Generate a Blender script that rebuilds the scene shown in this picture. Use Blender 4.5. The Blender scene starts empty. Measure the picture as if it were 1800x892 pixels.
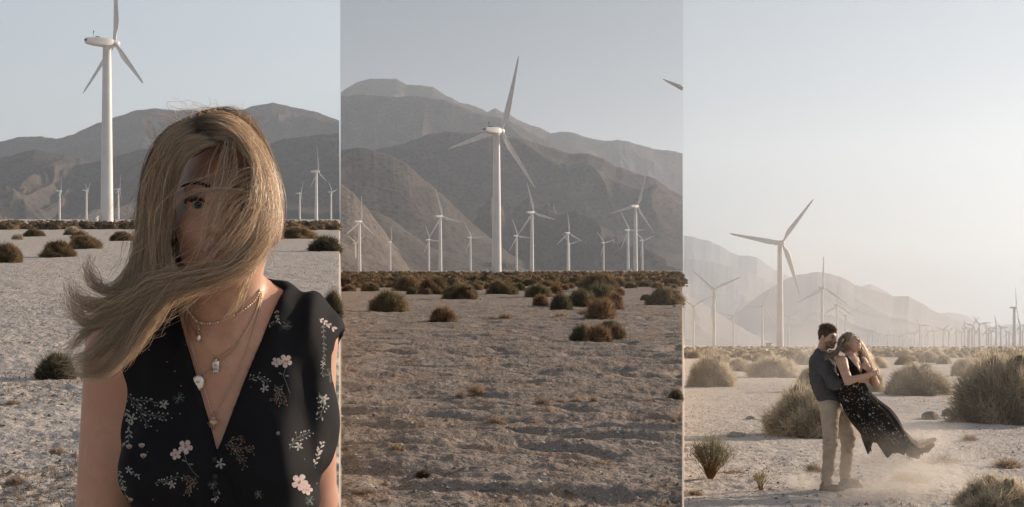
import bpy, bmesh, math, random
import numpy as np
from mathutils import Vector, Matrix, Euler
from mathutils.bvhtree import BVHTree
R = math.radians
random.seed(5)
scene = bpy.context.scene
COL = scene.collection

# ------------------------------------------------------------------ camera, sky, sun, exposure
F = 2400.0                 # focal length in pixels of the 1800 px wide photograph
EYE = 1.57                 # camera height
HOR = 475.0                # eye level row
cam_d = bpy.data.cameras.new("camera")
cam = bpy.data.objects.new("camera", cam_d); COL.objects.link(cam)
cam_d.sensor_width = 36.0
cam_d.lens = F / 1800.0 * 36.0
cam_d.shift_y = (HOR - 446.0) / 1800.0
cam_d.clip_start = 0.1; cam_d.clip_end = 60000
cam.location = (0, 0, EYE); cam.rotation_euler = (R(90), 0, 0)
scene.camera = cam

SUN_AZ, SUN_EL = 60.0, 16.0        # degrees right of the view direction, degrees up
SLOPE_L, SLOPE_R = 90.0 / F, -132.0 / F   # the land rises on the left, falls on the right
U1, U2 = -302.0 / F, 301.0 / F     # bearings (x/y) where the three stretches of land meet

world = bpy.data.worlds.new("World"); scene.world = world; world.use_nodes = True
nt = world.node_tree; N = nt.nodes; L = nt.links
for n in list(N): N.remove(n)
sky = N.new('ShaderNodeTexSky'); sky.sky_type = 'NISHITA'; sky.sun_disc = False
sky.sun_elevation = R(SUN_EL); sky.sun_rotation = R(SUN_AZ)
sky.air_density = 1.0; sky.dust_density = 1.0; sky.ozone_density = 1.5
hsv = N.new('ShaderNodeHueSaturation'); hsv.inputs['Saturation'].default_value = 0.36
L.new(sky.outputs[0], hsv.inputs['Color'])
# three skies: sky brightness tinted by bearing, one tint per stretch of land
tc = N.new('ShaderNodeTexCoord'); sp = N.new('ShaderNodeSeparateXYZ'); L.new(tc.outputs['Generated'], sp.inputs[0])
dv = N.new('ShaderNodeMath'); dv.operation = 'DIVIDE'; L.new(sp.outputs[0], dv.inputs[0]); L.new(sp.outputs[1], dv.inputs[1])
lt = N.new('ShaderNodeMath'); lt.operation = 'LESS_THAN'; L.new(dv.outputs[0], lt.inputs[0]); lt.inputs[1].default_value = U1
gt = N.new('ShaderNodeMath'); gt.operation = 'GREATER_THAN'; L.new(dv.outputs[0], gt.inputs[0]); gt.inputs[1].default_value = U2
SKY_L, SKY_M, SKY_R = (1.06, 1.10, 1.13), (0.425, 0.465, 0.515), (0.62, 0.66, 0.705)
m1 = N.new('ShaderNodeMix'); m1.data_type = 'RGBA'; m1.inputs[6].default_value = SKY_M + (1,); m1.inputs[7].default_value = SKY_L + (1,)
L.new(lt.outputs[0], m1.inputs[0])
m2 = N.new('ShaderNodeMix'); m2.data_type = 'RGBA'; m2.inputs[7].default_value = SKY_R + (1,)
L.new(gt.outputs[0], m2.inputs[0]); L.new(m1.outputs[2], m2.inputs[6])
mu = N.new('ShaderNodeMix'); mu.data_type = 'RGBA'; mu.blend_type = 'MULTIPLY'; mu.inputs[0].default_value = 1
L.new(hsv.outputs[0], mu.inputs[6]); L.new(m2.outputs[2], mu.inputs[7])
bg = N.new('ShaderNodeBackground'); bg.inputs[1].default_value = 0.10; L.new(mu.outputs[2], bg.inputs[0])
wo = N.new('ShaderNodeOutputWorld'); L.new(bg.outputs[0], wo.inputs[0])

sun_d = bpy.data.lights.new("sun", 'SUN'); sun_d.energy = 4.8; sun_d.angle = R(0.6); sun_d.color = (1.0, 0.80, 0.62)
sun = bpy.data.objects.new("sun", sun_d); COL.objects.link(sun)
sdir = Vector((math.sin(R(SUN_AZ)) * math.cos(R(SUN_EL)), math.cos(R(SUN_AZ)) * math.cos(R(SUN_EL)), math.sin(R(SUN_EL))))
sun.rotation_euler = sdir.to_track_quat('Z', 'Y').to_euler(); sun.location = (60, 60, 60)

vs = scene.view_settings
vs.view_transform = 'Standard'; vs.look = 'None'; vs.exposure = 0.5; vs.gamma = 1.0; vs.use_curve_mapping = False
scene.render.engine = 'CYCLES'
cy = scene.cycles
cy.use_denoising = True
cy.max_bounces = 6; cy.diffuse_bounces = 3; cy.glossy_bounces = 2; cy.transmission_bounces = 3; cy.volume_bounces = 1
cy.transparent_max_bounces = 8; cy.volume_step_rate = 1.0; cy.volume_max_steps = 128
cy.use_adaptive_sampling = True; cy.adaptive_threshold = 0.02
cy.caustics_reflective = False; cy.caustics_refractive = False
cy.sample_clamp_indirect = 4

# ------------------------------------------------------------------ helpers
def W(px, py, d):
    """point at distance d (metres along the view) seen at a pixel of the photograph"""
    return Vector(((px - 900.0) / F * d, d, EYE + (HOR - py) / F * d))

def tag(o, label=None, cat=None, group=None, kind=None):
    if label: o['label'] = label
    if cat: o['category'] = cat
    if group: o['group'] = group
    if kind: o['kind'] = kind
    return o

def mesh_np(name, verts, faces, mats=(), smooth=False, mat_idx=None, colors=None):
    """verts (N,3); faces: (M,k) array or list of such arrays"""
    me = bpy.data.meshes.new(name)
    verts = np.asarray(verts, dtype=np.float32)
    if not isinstance(faces, list): faces = [faces]
    faces = [np.asarray(f, dtype=np.int32) for f in faces if len(f)]
    loops = np.concatenate([f.ravel() for f in faces]) if faces else np.zeros(0, np.int32)
    counts = np.concatenate([np.full(len(f), f.shape[1], np.int32) for f in faces]) if faces else np.zeros(0, np.int32)
    me.vertices.add(len(verts)); me.vertices.foreach_set('co', verts.ravel())
    me.loops.add(len(loops)); me.loops.foreach_set('vertex_index', loops)
    me.polygons.add(len(counts))
    starts = np.concatenate([[0], np.cumsum(counts)[:-1]]).astype(np.int32) if len(counts) else counts
    me.polygons.foreach_set('loop_start', starts); me.polygons.foreach_set('loop_total', counts)
    if mat_idx is not None: me.polygons.foreach_set('material_index', np.asarray(mat_idx, np.int32))
    if smooth: me.polygons.foreach_set('use_smooth', np.ones(len(counts), bool))
    for m in mats: me.materials.append(m)
    if colors is not None:
        at = me.color_attributes.new('Col', 'FLOAT_COLOR', 'POINT')
        c4 = np.ones((len(verts), 4), np.float32); c4[:, :3] = colors
        at.data.foreach_set('color', c4.ravel())
    me.update(calc_edges=True); me.validate()
    return me

def link(name, me, parent=None, loc=None):
    o = bpy.data.objects.new(name, me); COL.objects.link(o)
    if parent is not None: o.parent = parent
    if loc is not None: o.location = loc
    return o

def empty(name, loc=(0, 0, 0), rz=0):
    o = bpy.data.objects.new(name, None); COL.objects.link(o); o.empty_display_size = 0.2
    o.location = loc; o.rotation_euler = (0, 0, rz); return o

class MB:
    """collects primitives into ONE mesh"""
    def __init__(s): s.v = []; s.f3 = []; s.f4 = []; s.i3 = []; s.i4 = []; s.n = 0; s.c = []
    def add(s, v, f, mi=0, col=(1, 1, 1)):
        v = np.asarray(v, float); s.v.append(v)
        for q in f:
            q = [a + s.n for a in q]
            if len(q) == 3: s.f3.append(q); s.i3.append(mi)
            elif len(q) == 4: s.f4.append(q); s.i4.append(mi)
            else:
                for k in range(1, len(q) - 1): s.f3.append([q[0], q[k], q[k + 1]]); s.i3.append(mi)
        s.c.append(np.tile(np.asarray(col, float), (len(v), 1))); s.n += len(v)
    def box(s, c, d, mi=0, rz=0, taper=1.0, bev=0.0):
        x, y, z = [a / 2 for a in d]
        b = min(bev, x * .9, y * .9)
        prof = [(-x + b, -y), (x - b, -y), (x, -y + b), (x, y - b), (x - b, y), (-x + b, y), (-x, y - b), (-x, -y + b)] if b > 0 else [(-x, -y), (x, -y), (x, y), (-x, y)]
        n = len(prof); vv = []
        levels = [(-z, 1), (z, taper)] if b == 0 else [(-z, 1), (z - b, taper), (z, taper * (1 - b / max(x, y)))]
        for zz, t in levels:
            for (a, bb) in prof: vv.append((a * t, bb * t, zz))
        ca, sa = math.cos(rz), math.sin(rz)
        vv = [(c[0] + a * ca - bb * sa, c[1] + a * sa + bb * ca, c[2] + zz) for a, bb, zz in vv]
        ff = [list(range(n))[::-1], [n * (len(levels) - 1) + i for i in range(n)]]
        for l in range(len(levels) - 1):
            for i in range(n): ff.append([l * n + i, l * n + (i + 1) % n, (l + 1) * n + (i + 1) % n, (l + 1) * n + i])
        s.add(vv, ff, mi)
    def loft(s, rings, mi=0, cap=True, closed=True):
        n = len(rings[0]); vv = [p for r in rings for p in r]; ff = []
        for l in range(len(rings) - 1):
            for i in range(n if closed else n - 1):
                ff.append([l * n + i, l * n + (i + 1) % n, (l + 1) * n + (i + 1) % n, (l + 1) * n + i])
        if cap: ff.append(list(range(n))[::-1]); ff.append([n * (len(rings) - 1) + i for i in range(n)])
        s.add(vv, ff, mi)
    def tube(s, pts, rad, mi=0, seg=8, cap=True):
        pts = [Vector(p) for p in pts]; rings = []
        if not hasattr(rad, '__len__'): rad = [rad] * len(pts)
        up = Vector((0.13, 0.07, 1)).normalized()
        for i, p in enumerate(pts):
            t = (pts[min(i + 1, len(pts) - 1)] - pts[max(i - 1, 0)])
            t = t.normalized() if t.length > 1e-9 else Vector((0, 0, 1))
            a = t.cross(up)
            if a.length < 1e-3: a = t.cross(Vector((1, 0, 0)))
            a.normalize(); b = t.cross(a)
            rings.append([p + rad[i] * (math.cos(k * 2 * math.pi / seg) * a + math.sin(k * 2 * math.pi / seg) * b) for k in range(seg)])
        s.loft(rings, mi, cap)
    def sphere(s, c, r, mi=0, seg=10, rings=6, rot=None):
        if not hasattr(r, '__len__'): r = (r, r, r)
        rr = []
        for j in range(rings + 1):
            th = math.pi * (j + 0.02) / (rings + 0.04)
            ring = []
            for i in range(seg):
                a = 2 * math.pi * i / seg
                p = Vector((r[0] * math.sin(th) * math.cos(a), r[1] * math.sin(th) * math.sin(a), -r[2] * math.cos(th)))
                if rot is not None: p = rot @ p
                ring.append(Vector(c) + p)
            rr.append(ring)
        s.loft(rr, mi)
    def build(s, name, mats, smooth=True, use_col=False):
        if not isinstance(mats, (list, tuple)): mats = [mats]
        return mesh_np(name, np.concatenate(s.v), [np.array(s.f3, np.int32).reshape(-1, 3), np.array(s.f4, np.int32).reshape(-1, 4)],
                       mats, smooth, mat_idx=s.i3 + s.i4, colors=np.concatenate(s.c) if use_col else None)

def autosmooth(me, ang=35):
    """flat-shade the sharp corners"""
    bm = bmesh.new(); bm.from_mesh(me)
    bmesh.ops.recalc_face_normals(bm, faces=bm.faces)
    for e in bm.edges:
        if len(e.link_faces) == 2 and e.calc_face_angle(0) > R(ang): e.smooth = False
    bm.to_mesh(me); bm.free(); return me

# ---- numpy gradient noise
_rs = np.random.RandomState(11)
_perm = np.arange(512); _rs.shuffle(_perm); _perm = np.concatenate([_perm, _perm])
_ga = _rs.rand(1024) * 2 * np.pi
_gx, _gy = np.cos(_ga), np.sin(_ga)
def noise2(x, y):
    x = np.asarray(x, float); y = np.asarray(y, float)
    xi = np.floor(x).astype(np.int64); yi = np.floor(y).astype(np.int64)
    xf = x - xi; yf = y - yi
    u = xf * xf * xf * (xf * (xf * 6 - 15) + 10); v = yf * yf * yf * (yf * (yf * 6 - 15) + 10)
    def g(ix, iy, dx, dy):
        h = _perm[(_perm[ix & 511] + iy) & 511]
        return _gx[h] * dx + _gy[h] * dy
    a = g(xi, yi, xf, yf); b = g(xi + 1, yi, xf - 1, yf)
    c = g(xi, yi + 1, xf, yf - 1); d = g(xi + 1, yi + 1, xf - 1, yf - 1)
    return ((a + u * (b - a)) + v * ((c + u * (d - c)) - (a + u * (b - a)))) * 1.5
def fbm(x, y, o=4, gain=0.5):
    s = 0; a = 1
    for i in range(o): s = s + a * noise2(x * 2 ** i + 17.3 * i, y * 2 ** i - 9.1 * i); a *= gain
    return s
def ridged(x, y, o=5, gain=0.5):
    s = 0; a = 1; w = 1
    for i in range(o):
        n = 1 - np.abs(noise2(x * 2.0 ** i + 31.7 * i, y * 2.0 ** i + 5.3 * i)) * 1.6
        n = np.clip(n, 0, 1) ** 2 * w; s = s + a * n; w = np.clip(n * 1.6, 0, 1); a *= gain
    return s / 1.9
def sstep(a, b, x):
    t = np.clip((x - a) / (b - a), 0, 1); return t * t * (3 - 2 * t)

# ---- node material helper
def mat(name, color=(.5, .5, .5), rough=0.8, metal=0.0, noise=None, bump=None, attr=False, trans=0.0, spec=0.3, rnd=0.0, voro=None, sss=0.0, coord='Object'):
    """procedural principled material.  noise=(scale, other_colour, detail[,contrast lo, hi]); bump=(scale, strength, distance)"""
    m = bpy.data.materials.new(name); m.use_nodes = True
    t = m.node_tree; n = t.nodes; l = t.links
    bs = n['Principled BSDF']; bs.inputs['Roughness'].default_value = rough; bs.inputs['Metallic'].default_value = metal
    bs.inputs['Specular IOR Level'].default_value = spec
    tcn = n.new('ShaderNodeTexCoord'); co = tcn.outputs[coord]
    if attr:
        a = n.new('ShaderNodeAttribute'); a.attribute_name = 'Col'; cur = a.outputs['Color']
        if color != (.5, .5, .5):
            mm = n.new('ShaderNodeMix'); mm.data_type = 'RGBA'; mm.blend_type = 'MULTIPLY'; mm.inputs[0].default_value = 1
            l.new(cur, mm.inputs[6]); mm.inputs[7].default_value = tuple(color) + (1,); cur = mm.outputs[2]
    else:
        rgb = n.new('ShaderNodeRGB'); rgb.outputs[0].default_value = tuple(color) + (1,); cur = rgb.outputs[0]
    def tex(kind, scale, detail=4):
        x = n.new('ShaderNodeTexNoise' if kind == 'n' else 'ShaderNodeTexVoronoi'); x.inputs['Scale'].default_value = scale
        if kind == 'n': x.inputs['Detail'].default_value = detail
        l.new(co, x.inputs['Vector']); return x
    for spec_ in ([noise] if noise and not isinstance(noise, list) else (noise or [])):
        x = tex('n', spec_[0], spec_[2]); rp = n.new('ShaderNodeMapRange')
        lo, hi = (spec_[3], spec_[4]) if len(spec_) > 3 else (0.35, 0.65)
        rp.inputs[1].default_value = lo; rp.inputs[2].default_value = hi
        l.new(x.outputs[0], rp.inputs[0])
        mm = n.new('ShaderNodeMix'); mm.data_type = 'RGBA'; l.new(rp.outputs[0], mm.inputs[0]); l.new(cur, mm.inputs[6])
        mm.inputs[7].default_value = tuple(spec_[1]) + (1,); cur = mm.outputs[2]
    if voro:
        x = tex('v', voro[0]); x.feature = 'F1'
        rp = n.new('ShaderNodeMapRange'); rp.inputs[1].default_value = voro[2]; rp.inputs[2].default_value = voro[3]; rp.inputs[3].default_value = 1; rp.inputs[4].default_value = 0
        l.new(x.outputs['Distance'], rp.inputs[0])
        mm = n.new('ShaderNodeMix'); mm.data_type = 'RGBA'; l.new(rp.outputs[0], mm.inputs[0]); l.new(cur, mm.inputs[6])
        mm.inputs[7].default_value = tuple(voro[1]) + (1,); cur = mm.outputs[2]
    if rnd:
        oi = n.new('ShaderNodeObjectInfo'); rp = n.new('ShaderNodeMapRange'); rp.inputs[3].default_value = 1 - rnd; rp.inputs[4].default_value = 1 + rnd
        l.new(oi.outputs['Random'], rp.inputs[0])
        cb = n.new('ShaderNodeCombineColor'); l.new(rp.outputs[0], cb.inputs[0]); l.new(rp.outputs[0], cb.inputs[1]); l.new(rp.outputs[0], cb.inputs[2])
        mm = n.new('ShaderNodeMix'); mm.data_type = 'RGBA'; mm.blend_type = 'MULTIPLY'; mm.inputs[0].default_value = 1
        l.new(cur, mm.inputs[6]); l.new(cb.outputs[0], mm.inputs[7]); cur = mm.outputs[2]
    l.new(cur, bs.inputs['Base Color'])
    if sss: bs.inputs['Subsurface Weight'].default_value = sss; bs.inputs['Subsurface Radius'].default_value = (1.0, .35, .2); bs.inputs['Subsurface Scale'].default_value = .008
    if bump:
        prev = None
        for b_ in (bump if isinstance(bump, list) else [bump]):
            x = tex('n', b_[0], 5); bp = n.new('ShaderNodeBump'); bp.inputs['Strength'].default_value = b_[1]; bp.inputs['Distance'].default_value = b_[2]
            l.new(x.outputs[0], bp.inputs['Height'])
            if prev: l.new(prev.outputs[0], bp.inputs['Normal'])
            prev = bp
        l.new(prev.outputs[0], bs.inputs['Normal'])
    if trans:
        tr = n.new('ShaderNodeBsdfTranslucent'); l.new(cur, tr.inputs['Color']); mx = n.new('ShaderNodeMixShader'); mx.inputs[0].default_value = trans
        l.new(bs.outputs[0], mx.inputs[1]); l.new(tr.outputs[0], mx.inputs[2]); l.new(mx.outputs[0], n['Material Output'].inputs['Surface'])
    return m
# ------------------------------------------------------------------ the land
def slope_at(x, y):
    yy = np.maximum(y, 1e-3); u = x / yy
    w = 0.0007
    s = SLOPE_L * (1 - sstep(U1 - w, U1 + w, u)) + SLOPE_R * sstep(U2 - w, U2 + w, u)
    fade = sstep(-0.2, 0.3, y) * (1 - sstep(.9, 1.6, np.abs(u)))
    return s * fade
def relief(x, y):
    r = np.hypot(x, y); u = x / np.maximum(y, 1e-3)
    mid = sstep(U1 - .004, U1 + .004, u) * (1 - sstep(U2 - .004, U2 + .004, u))
    k = 0.55 + 0.45 * mid
    z = 0.060 * k * fbm(x / 2.6, y / 1.5, 3)
    z = z + 0.036 * k * fbm(x / .62 + 9, y / .42, 4) * (1 - sstep(60, 120, r))
    z = z + 0.012 * fbm(x / .13, y / .10 + 4, 2) * (1 - sstep(22, 45, r))
    rut = np.abs(noise2(x / 4.2 + 2.2 + .5 * noise2(x / 2, y), y / 1.7 + 7.0 + .6 * noise2(x / 5 + 3, y / 5)))           # worn grooves running across
    z = z - 0.075 * mid * (1 - sstep(0.0, 0.16, rut)) * (1 - sstep(40, 60, r))
    z = z + 0.35 * fbm(x / 45, y / 60, 3) * sstep(50, 160, r) * (1 - sstep(2500, 4000, r)) * .6
    return z * sstep(0.6, 3.0, r)
def ground(x, y):
    x = np.asarray(x, float); y = np.asarray(y, float)
    return slope_at(x, y) * y + relief(x, y)
def G(px, py, hor=None):
    """ground point seen at a pixel"""
    u = (px - 900.0) / F
    s = SLOPE_L if u < U1 else (SLOPE_R if u > U2 else 0.0)
    d = EYE / ((py - HOR) / F + s)
    for _ in range(3):
        z = float(ground(u * d, d)); d = (EYE - (z - s * d)) / ((py - HOR) / F + s)
    return Vector((u * d, d, float(ground(u * d, d))))

th = np.unique(np.concatenate([np.linspace(-math.pi, -0.42, 60), np.linspace(-.42, -.385, 10), np.linspace(-.385, .385, 1150),
     np.linspace(math.atan(U1) - .0012, math.atan(U1) + .0012, 9), np.linspace(math.atan(U2) - .0012, math.atan(U2) + .0012, 9), np.linspace(.42, math.pi, 60)]))
rr = np.concatenate([[0.05], np.geomspace(.5, 5, 40), np.geomspace(5.05, 60, 620), np.geomspace(61, 19500, 345)])
TH, RR = np.meshgrid(th, rr, indexing='ij')
X = np.sin(TH) * RR; Y = np.cos(TH) * RR
Z = ground(X, Y)
nT, nR = X.shape
ii = np.arange(nT * nR).reshape(nT, nR)
quads = np.stack([ii[:-1, :-1], ii[1:, :-1], ii[1:, 1:], ii[:-1, 1:]], -1).reshape(-1, 4)[:, ::-1]
M_ground = mat('desert sand', (.30, .25, .21), .95, spec=.1,
    noise=[(.35, (.25, .20, .16), 4, .4, .7), (3.2, (.25, .215, .185), 6, .50, .72), (1.3, (.36, .24, .165), 5, .55, .72), (26, (.15, .13, .115), 4, .56, .66), (60, (.55, .51, .47), 3, .62, .70)],
    voro=(14, (.17, .15, .135), .08, .2), bump=[(5, .8, .08), (24, .9, .03), (90, .8, .010)])
_u = X / np.maximum(Y, 1e-3)
_pl = (1 - sstep(U1 - .001, U1 + .001, _u)) * .8 + sstep(U2 - .001, U2 + .001, _u) * 1.0     # whiter sand on either side
_cc = np.stack([_pl] * 3, -1).reshape(-1, 3)
ground_o = link('ground', mesh_np('ground', np.stack([X, Y, Z], -1).reshape(-1, 3), quads, [M_ground], True, colors=_cc))
_t = M_ground.node_tree; _bs = _t.nodes['Principled BSDF']; _src = _bs.inputs['Base Color'].links[0].from_socket
_a = _t.nodes.new('ShaderNodeAttribute'); _a.attribute_name = 'Col'
_m = _t.nodes.new('ShaderNodeMix'); _m.data_type = 'RGBA'; _m.blend_type = 'MIX'; _m.inputs[7].default_value = (.64, .585, .53, 1)
_f = _t.nodes.new('ShaderNodeMath'); _f.operation = 'MULTIPLY'; _f.inputs[1].default_value = .8
_t.links.new(_a.outputs['Fac'], _f.inputs[0]); _t.links.new(_f.outputs[0], _m.inputs[0]); _t.links.new(_src, _m.inputs[6]); _t.links.new(_m.outputs[2], _bs.inputs['Base Color'])
tag(ground_o, kind='structure')
del X, Y, Z, TH, RR, quads

# mountains: each ridge is a body of its own, base on the plain, gullies cut into its flank
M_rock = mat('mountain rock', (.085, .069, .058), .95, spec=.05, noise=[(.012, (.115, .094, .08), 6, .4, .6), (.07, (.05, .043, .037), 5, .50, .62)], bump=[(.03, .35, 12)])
M_rock_far = mat('hazed far rock', (.30, .275, .26), .95, spec=.05, noise=(.008, (.29, .265, .25), 5, .4, .6))  # paleness of thicker haze put into the rock colour
M_rock_lit = mat('sunlit mountain slope', (.17, .135, .108), .95, spec=.05, noise=[(.02, (.13, .105, .085), 6, .4, .6), (.11, (.07, .06, .05), 5, .54, .62)], bump=[(.05, .6, 12)])  # lighter copy of the rock: sunlight on the foot put into its colour
def mountain(name, pts, d0, d1, u0, u1, amp, lam, seed, m=M_rock, power=1.15, nu=620, nv=230):
    u = np.linspace(u0, u1, nu)
    px = u * F + 900
    P = np.array(pts, float)
    row = np.interp(px, P[:, 0], P[:, 1])
    row = row + 1.6 * fbm(px / 26 + seed, px * 0 + seed, 4)
    ht = EYE + (HOR - row) / F * d1
    v = np.concatenate([np.linspace(0, 1, nv), np.linspace(1.02, 1.5, 16)])
    U, V = np.meshgrid(u, v, indexing='ij'); 
    mea = .030 * (1 - np.clip(V, 0, 1)) * (fbm(V * 3.1 + seed, U * 9 + seed, 3) + .5 * noise2(V * 9 + seed, U * 30)) * (.12 if m is M_rock_far else (1 if nu > 200 else .5))
    HT = np.interp((U + mea).ravel(), u, ht).reshape(U.shape)
    D = d0 + (d1 - d0) * V
    X = U * D; s = SLOPE_L if u1 < U1 + .01 else (SLOPE_R if u0 > U2 - .01 else 0.0)
    Zb = s * D - 14
    Vc = np.clip(V, 0, 1)
    Z = Zb + (HT - Zb) * Vc ** power
    wx = X + 0.5 * lam * fbm(X / lam / 2 + seed, D / lam / 2, 3)
    wy = D * .55 + 0.5 * lam * fbm(X / lam / 2 - seed, D / lam / 2 + 8, 3)
    g = 1 - ridged(wx / lam + seed, wy / lam + seed * 1.7, 6, .52)
    w = np.clip(Vc * 5, 0, 1) * np.clip((1.0 - Vc) * 4.0, 0.05, 1)
    Z = Z - amp * (.22 if m is M_rock_far else 1) * g * w * np.clip((HT - Zb) / (np.max(ht) - Zb.min() + 1), .25, 1)
    back = np.clip(V - 1, 0, 1); Z = Z - back * 1.6 * (HT - Zb)
    Z[0, :] = Zb[0, :] - 30; Z[-1, :] = Zb[-1, :] - 30
    a = np.arange(X.size).reshape(X.shape)
    q = np.stack([a[:-1, :-1], a[1:, :-1], a[1:, 1:], a[:-1, 1:]], -1).reshape(-1, 4)
    o = link(name, mesh_np(name, np.stack([X, D, Z], -1).reshape(-1, 3), q, [m], True))
    return tag(o, kind='structure')
e = .0001
# middle view
mountain('mountain_range', [(590, 165), (602, 157), (628, 141), (651, 134), (697, 135), (715, 147), (761, 150), (784, 166), (807, 177), (839, 187), (851, 193), (857, 196), (871, 189), (899, 203), (922, 214), (949, 223), (968, 233), (985, 229), (1010, 232), (1030, 239), (1060, 246), (1087, 245), (1106, 249), (1152, 260), (1188, 264), (1201, 268)],
    7800, 10500, U1 + e, U2 - e, 380, 800, 3.1)
mountain('mountain_range', [(590, 166), (646, 164), (692, 165), (738, 168), (784, 172), (830, 192), (857, 200), (899, 212), (931, 231), (968, 250), (1000, 272), (1060, 300), (1201, 390)],
    6000, 8000, U1 + e, U2 - e, 320, 700, 8.4)
mountain('mountain_range', [(590, 300), (640, 268), (710, 249), (752, 233), (793, 226), (830, 228), (857, 224), (894, 237), (922, 242), (968, 256), (1000, 265), (1032, 266), (1060, 274), (1083, 288), (1120, 300), (1152, 311), (1170, 324), (1201, 343)],
    3300, 5600, U1 + e, U2 - e, 300, 700, 5.7)
mountain('mountain_spur', [(590, 262), (620, 258), (655, 262), (690, 272), (715, 285), (745, 312), (775, 336), (800, 362), (835, 395), (866, 420), (900, 448), (950, 476)],
    2900, 4300, U1 + e, 34 / F, 190, 520, 1.9, M_rock)
mountain('mountain_foot', [(590, 312), (602, 322), (623, 338), (646, 366), (674, 403), (701, 444), (722, 476)],
    2500, 3300, U1 + e, -176 / F, 90, 300, 6.3, M_rock_lit, nu=160)
# left view
mountain('mountain_range', [(-200, 230), (0, 247), (30, 240), (75, 238), (100, 243), (130, 235), (170, 215), (200, 205), (240, 190), (280, 187), (300, 190), (400, 190), (430, 188), (450, 182), (480, 178), (520, 185), (560, 195), (598, 210)],
    5600, 8200, -.52, U1 - e, 330, 800, 2.2)
mountain('mountain_range', [(-200, 290), (0, 276), (60, 262), (110, 270), (160, 285), (240, 262), (330, 250), (450, 262), (500, 240), (598, 232)],
    3500, 5200, -.52, U1 - e, 220, 560, 7.9, M_rock)
# right view
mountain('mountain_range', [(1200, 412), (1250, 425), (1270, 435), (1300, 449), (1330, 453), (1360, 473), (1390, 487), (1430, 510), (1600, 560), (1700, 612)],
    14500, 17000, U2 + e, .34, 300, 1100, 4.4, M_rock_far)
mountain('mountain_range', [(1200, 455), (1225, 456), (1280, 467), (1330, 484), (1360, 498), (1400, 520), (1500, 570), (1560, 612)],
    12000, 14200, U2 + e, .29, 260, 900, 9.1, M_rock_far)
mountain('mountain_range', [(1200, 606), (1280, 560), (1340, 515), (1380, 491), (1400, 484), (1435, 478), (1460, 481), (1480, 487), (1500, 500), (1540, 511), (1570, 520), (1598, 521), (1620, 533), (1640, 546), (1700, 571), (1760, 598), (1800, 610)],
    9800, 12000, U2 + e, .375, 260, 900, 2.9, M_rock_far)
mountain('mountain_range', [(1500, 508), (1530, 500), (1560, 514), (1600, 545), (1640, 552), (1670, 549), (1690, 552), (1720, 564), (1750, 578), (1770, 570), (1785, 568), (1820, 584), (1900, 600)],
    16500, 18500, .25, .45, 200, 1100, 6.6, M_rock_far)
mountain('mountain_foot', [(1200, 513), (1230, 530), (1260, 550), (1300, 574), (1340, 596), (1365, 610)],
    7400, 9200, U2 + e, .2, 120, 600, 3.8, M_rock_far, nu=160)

# the air: one closed box, pale even volume
hz = MB(); hz.box((0, 0, 0), (1, 1, 1))
haze = link('haze', hz.build('haze', [], False))
HZ0, HZ1 = -1300.0, 2000.0
haze.scale = (28000, 36000, HZ1 - HZ0); haze.location = (0, 5000, (HZ0 + HZ1) / 2)
mh = bpy.data.materials.new('haze'); mh.use_nodes = True; nn = mh.node_tree.nodes
nn.remove(nn['Principled BSDF'])
pv = nn.new('ShaderNodeVolumePrincipled'); pv.inputs['Color'].default_value = (.78, .88, 1.0, 1)
pv.inputs['Density'].default_value = 4.9e-5; pv.inputs['Anisotropy'].default_value = 0.35
mh.node_tree.links.new(pv.outputs[0], nn['Material Output'].inputs['Volume'])
haze.data.materials.append(mh); tag(haze, kind='stuff')
mh.cycles.homogeneous_volume = True
# ------------------------------------------------------------------ wind turbines
M_white = mat('white tower paint', (.74, .72, .70), .45, noise=(.15, (.66, .64, .61), 3), spec=.4)
M_blade = mat('grey white blade', (.76, .74, .72), .45, noise=(.3, (.68, .66, .64), 3), spec=.4)
M_dark = mat('dark vent', (.03, .03, .035), .6)
M_concrete = mat('concrete', (.40, .38, .35), .9, noise=(2, (.30, .28, .26), 4))
M_cab = mat('pale cabinet paint', (.66, .65, .62), .5, noise=(1.2, (.56, .54, .50), 3))

def tower_mesh():
    b = MB(); rings = []
    prof = [(-3, 2.06), (0, 2.06), (20, 1.82), (40, 1.57), (59, 1.34)]
    for z, r in prof: rings.append([(r * math.cos(a * math.pi / 14), r * math.sin(a * math.pi / 14), z) for a in range(28)])
    b.loft(rings)
    return autosmooth(b.build('tower', M_white), 40)
def door_mesh():
    b = MB(); b.box((0, -2.07, 1.9), (.9, .12, 2.1), 0, bev=.02); b.box((0, -2.3, .55), (1.2, .9, .3), 1)
    return autosmooth(b.build('door', [M_cab, M_concrete]))
def nacelle_mesh():
    b = MB(); rings = []
    for y, w, h0, h1 in [(-7.2, .9, -.7, .65), (-7.0, 1.15, -.95, .85), (-4.5, 1.5, -1.35, 1.15), (-1, 1.6, -1.5, 1.3), (1.2, 1.45, -1.4, 1.25), (1.75, 1.15, -1.1, 1.05)]:
        c = .3
        rings.append([(-w + c, y, h0), (w - c, y, h0), (w, y, h0 + c * 1.5), (w, y, h1 - c), (w - c, y, h1), (-w + c, y, h1), (-w, y, h1 - c), (-w, y, h0 + c * 1.5)])
    b.loft(rings)
    return autosmooth(b.build('nacelle', M_white), 25)
def vent_mesh(x):
    b = MB()
    b.tube([(x, -7.32, .12), (x, -7.05, .12)], [.34, .36], seg=14); return b.build('vent', M_dark)
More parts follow.
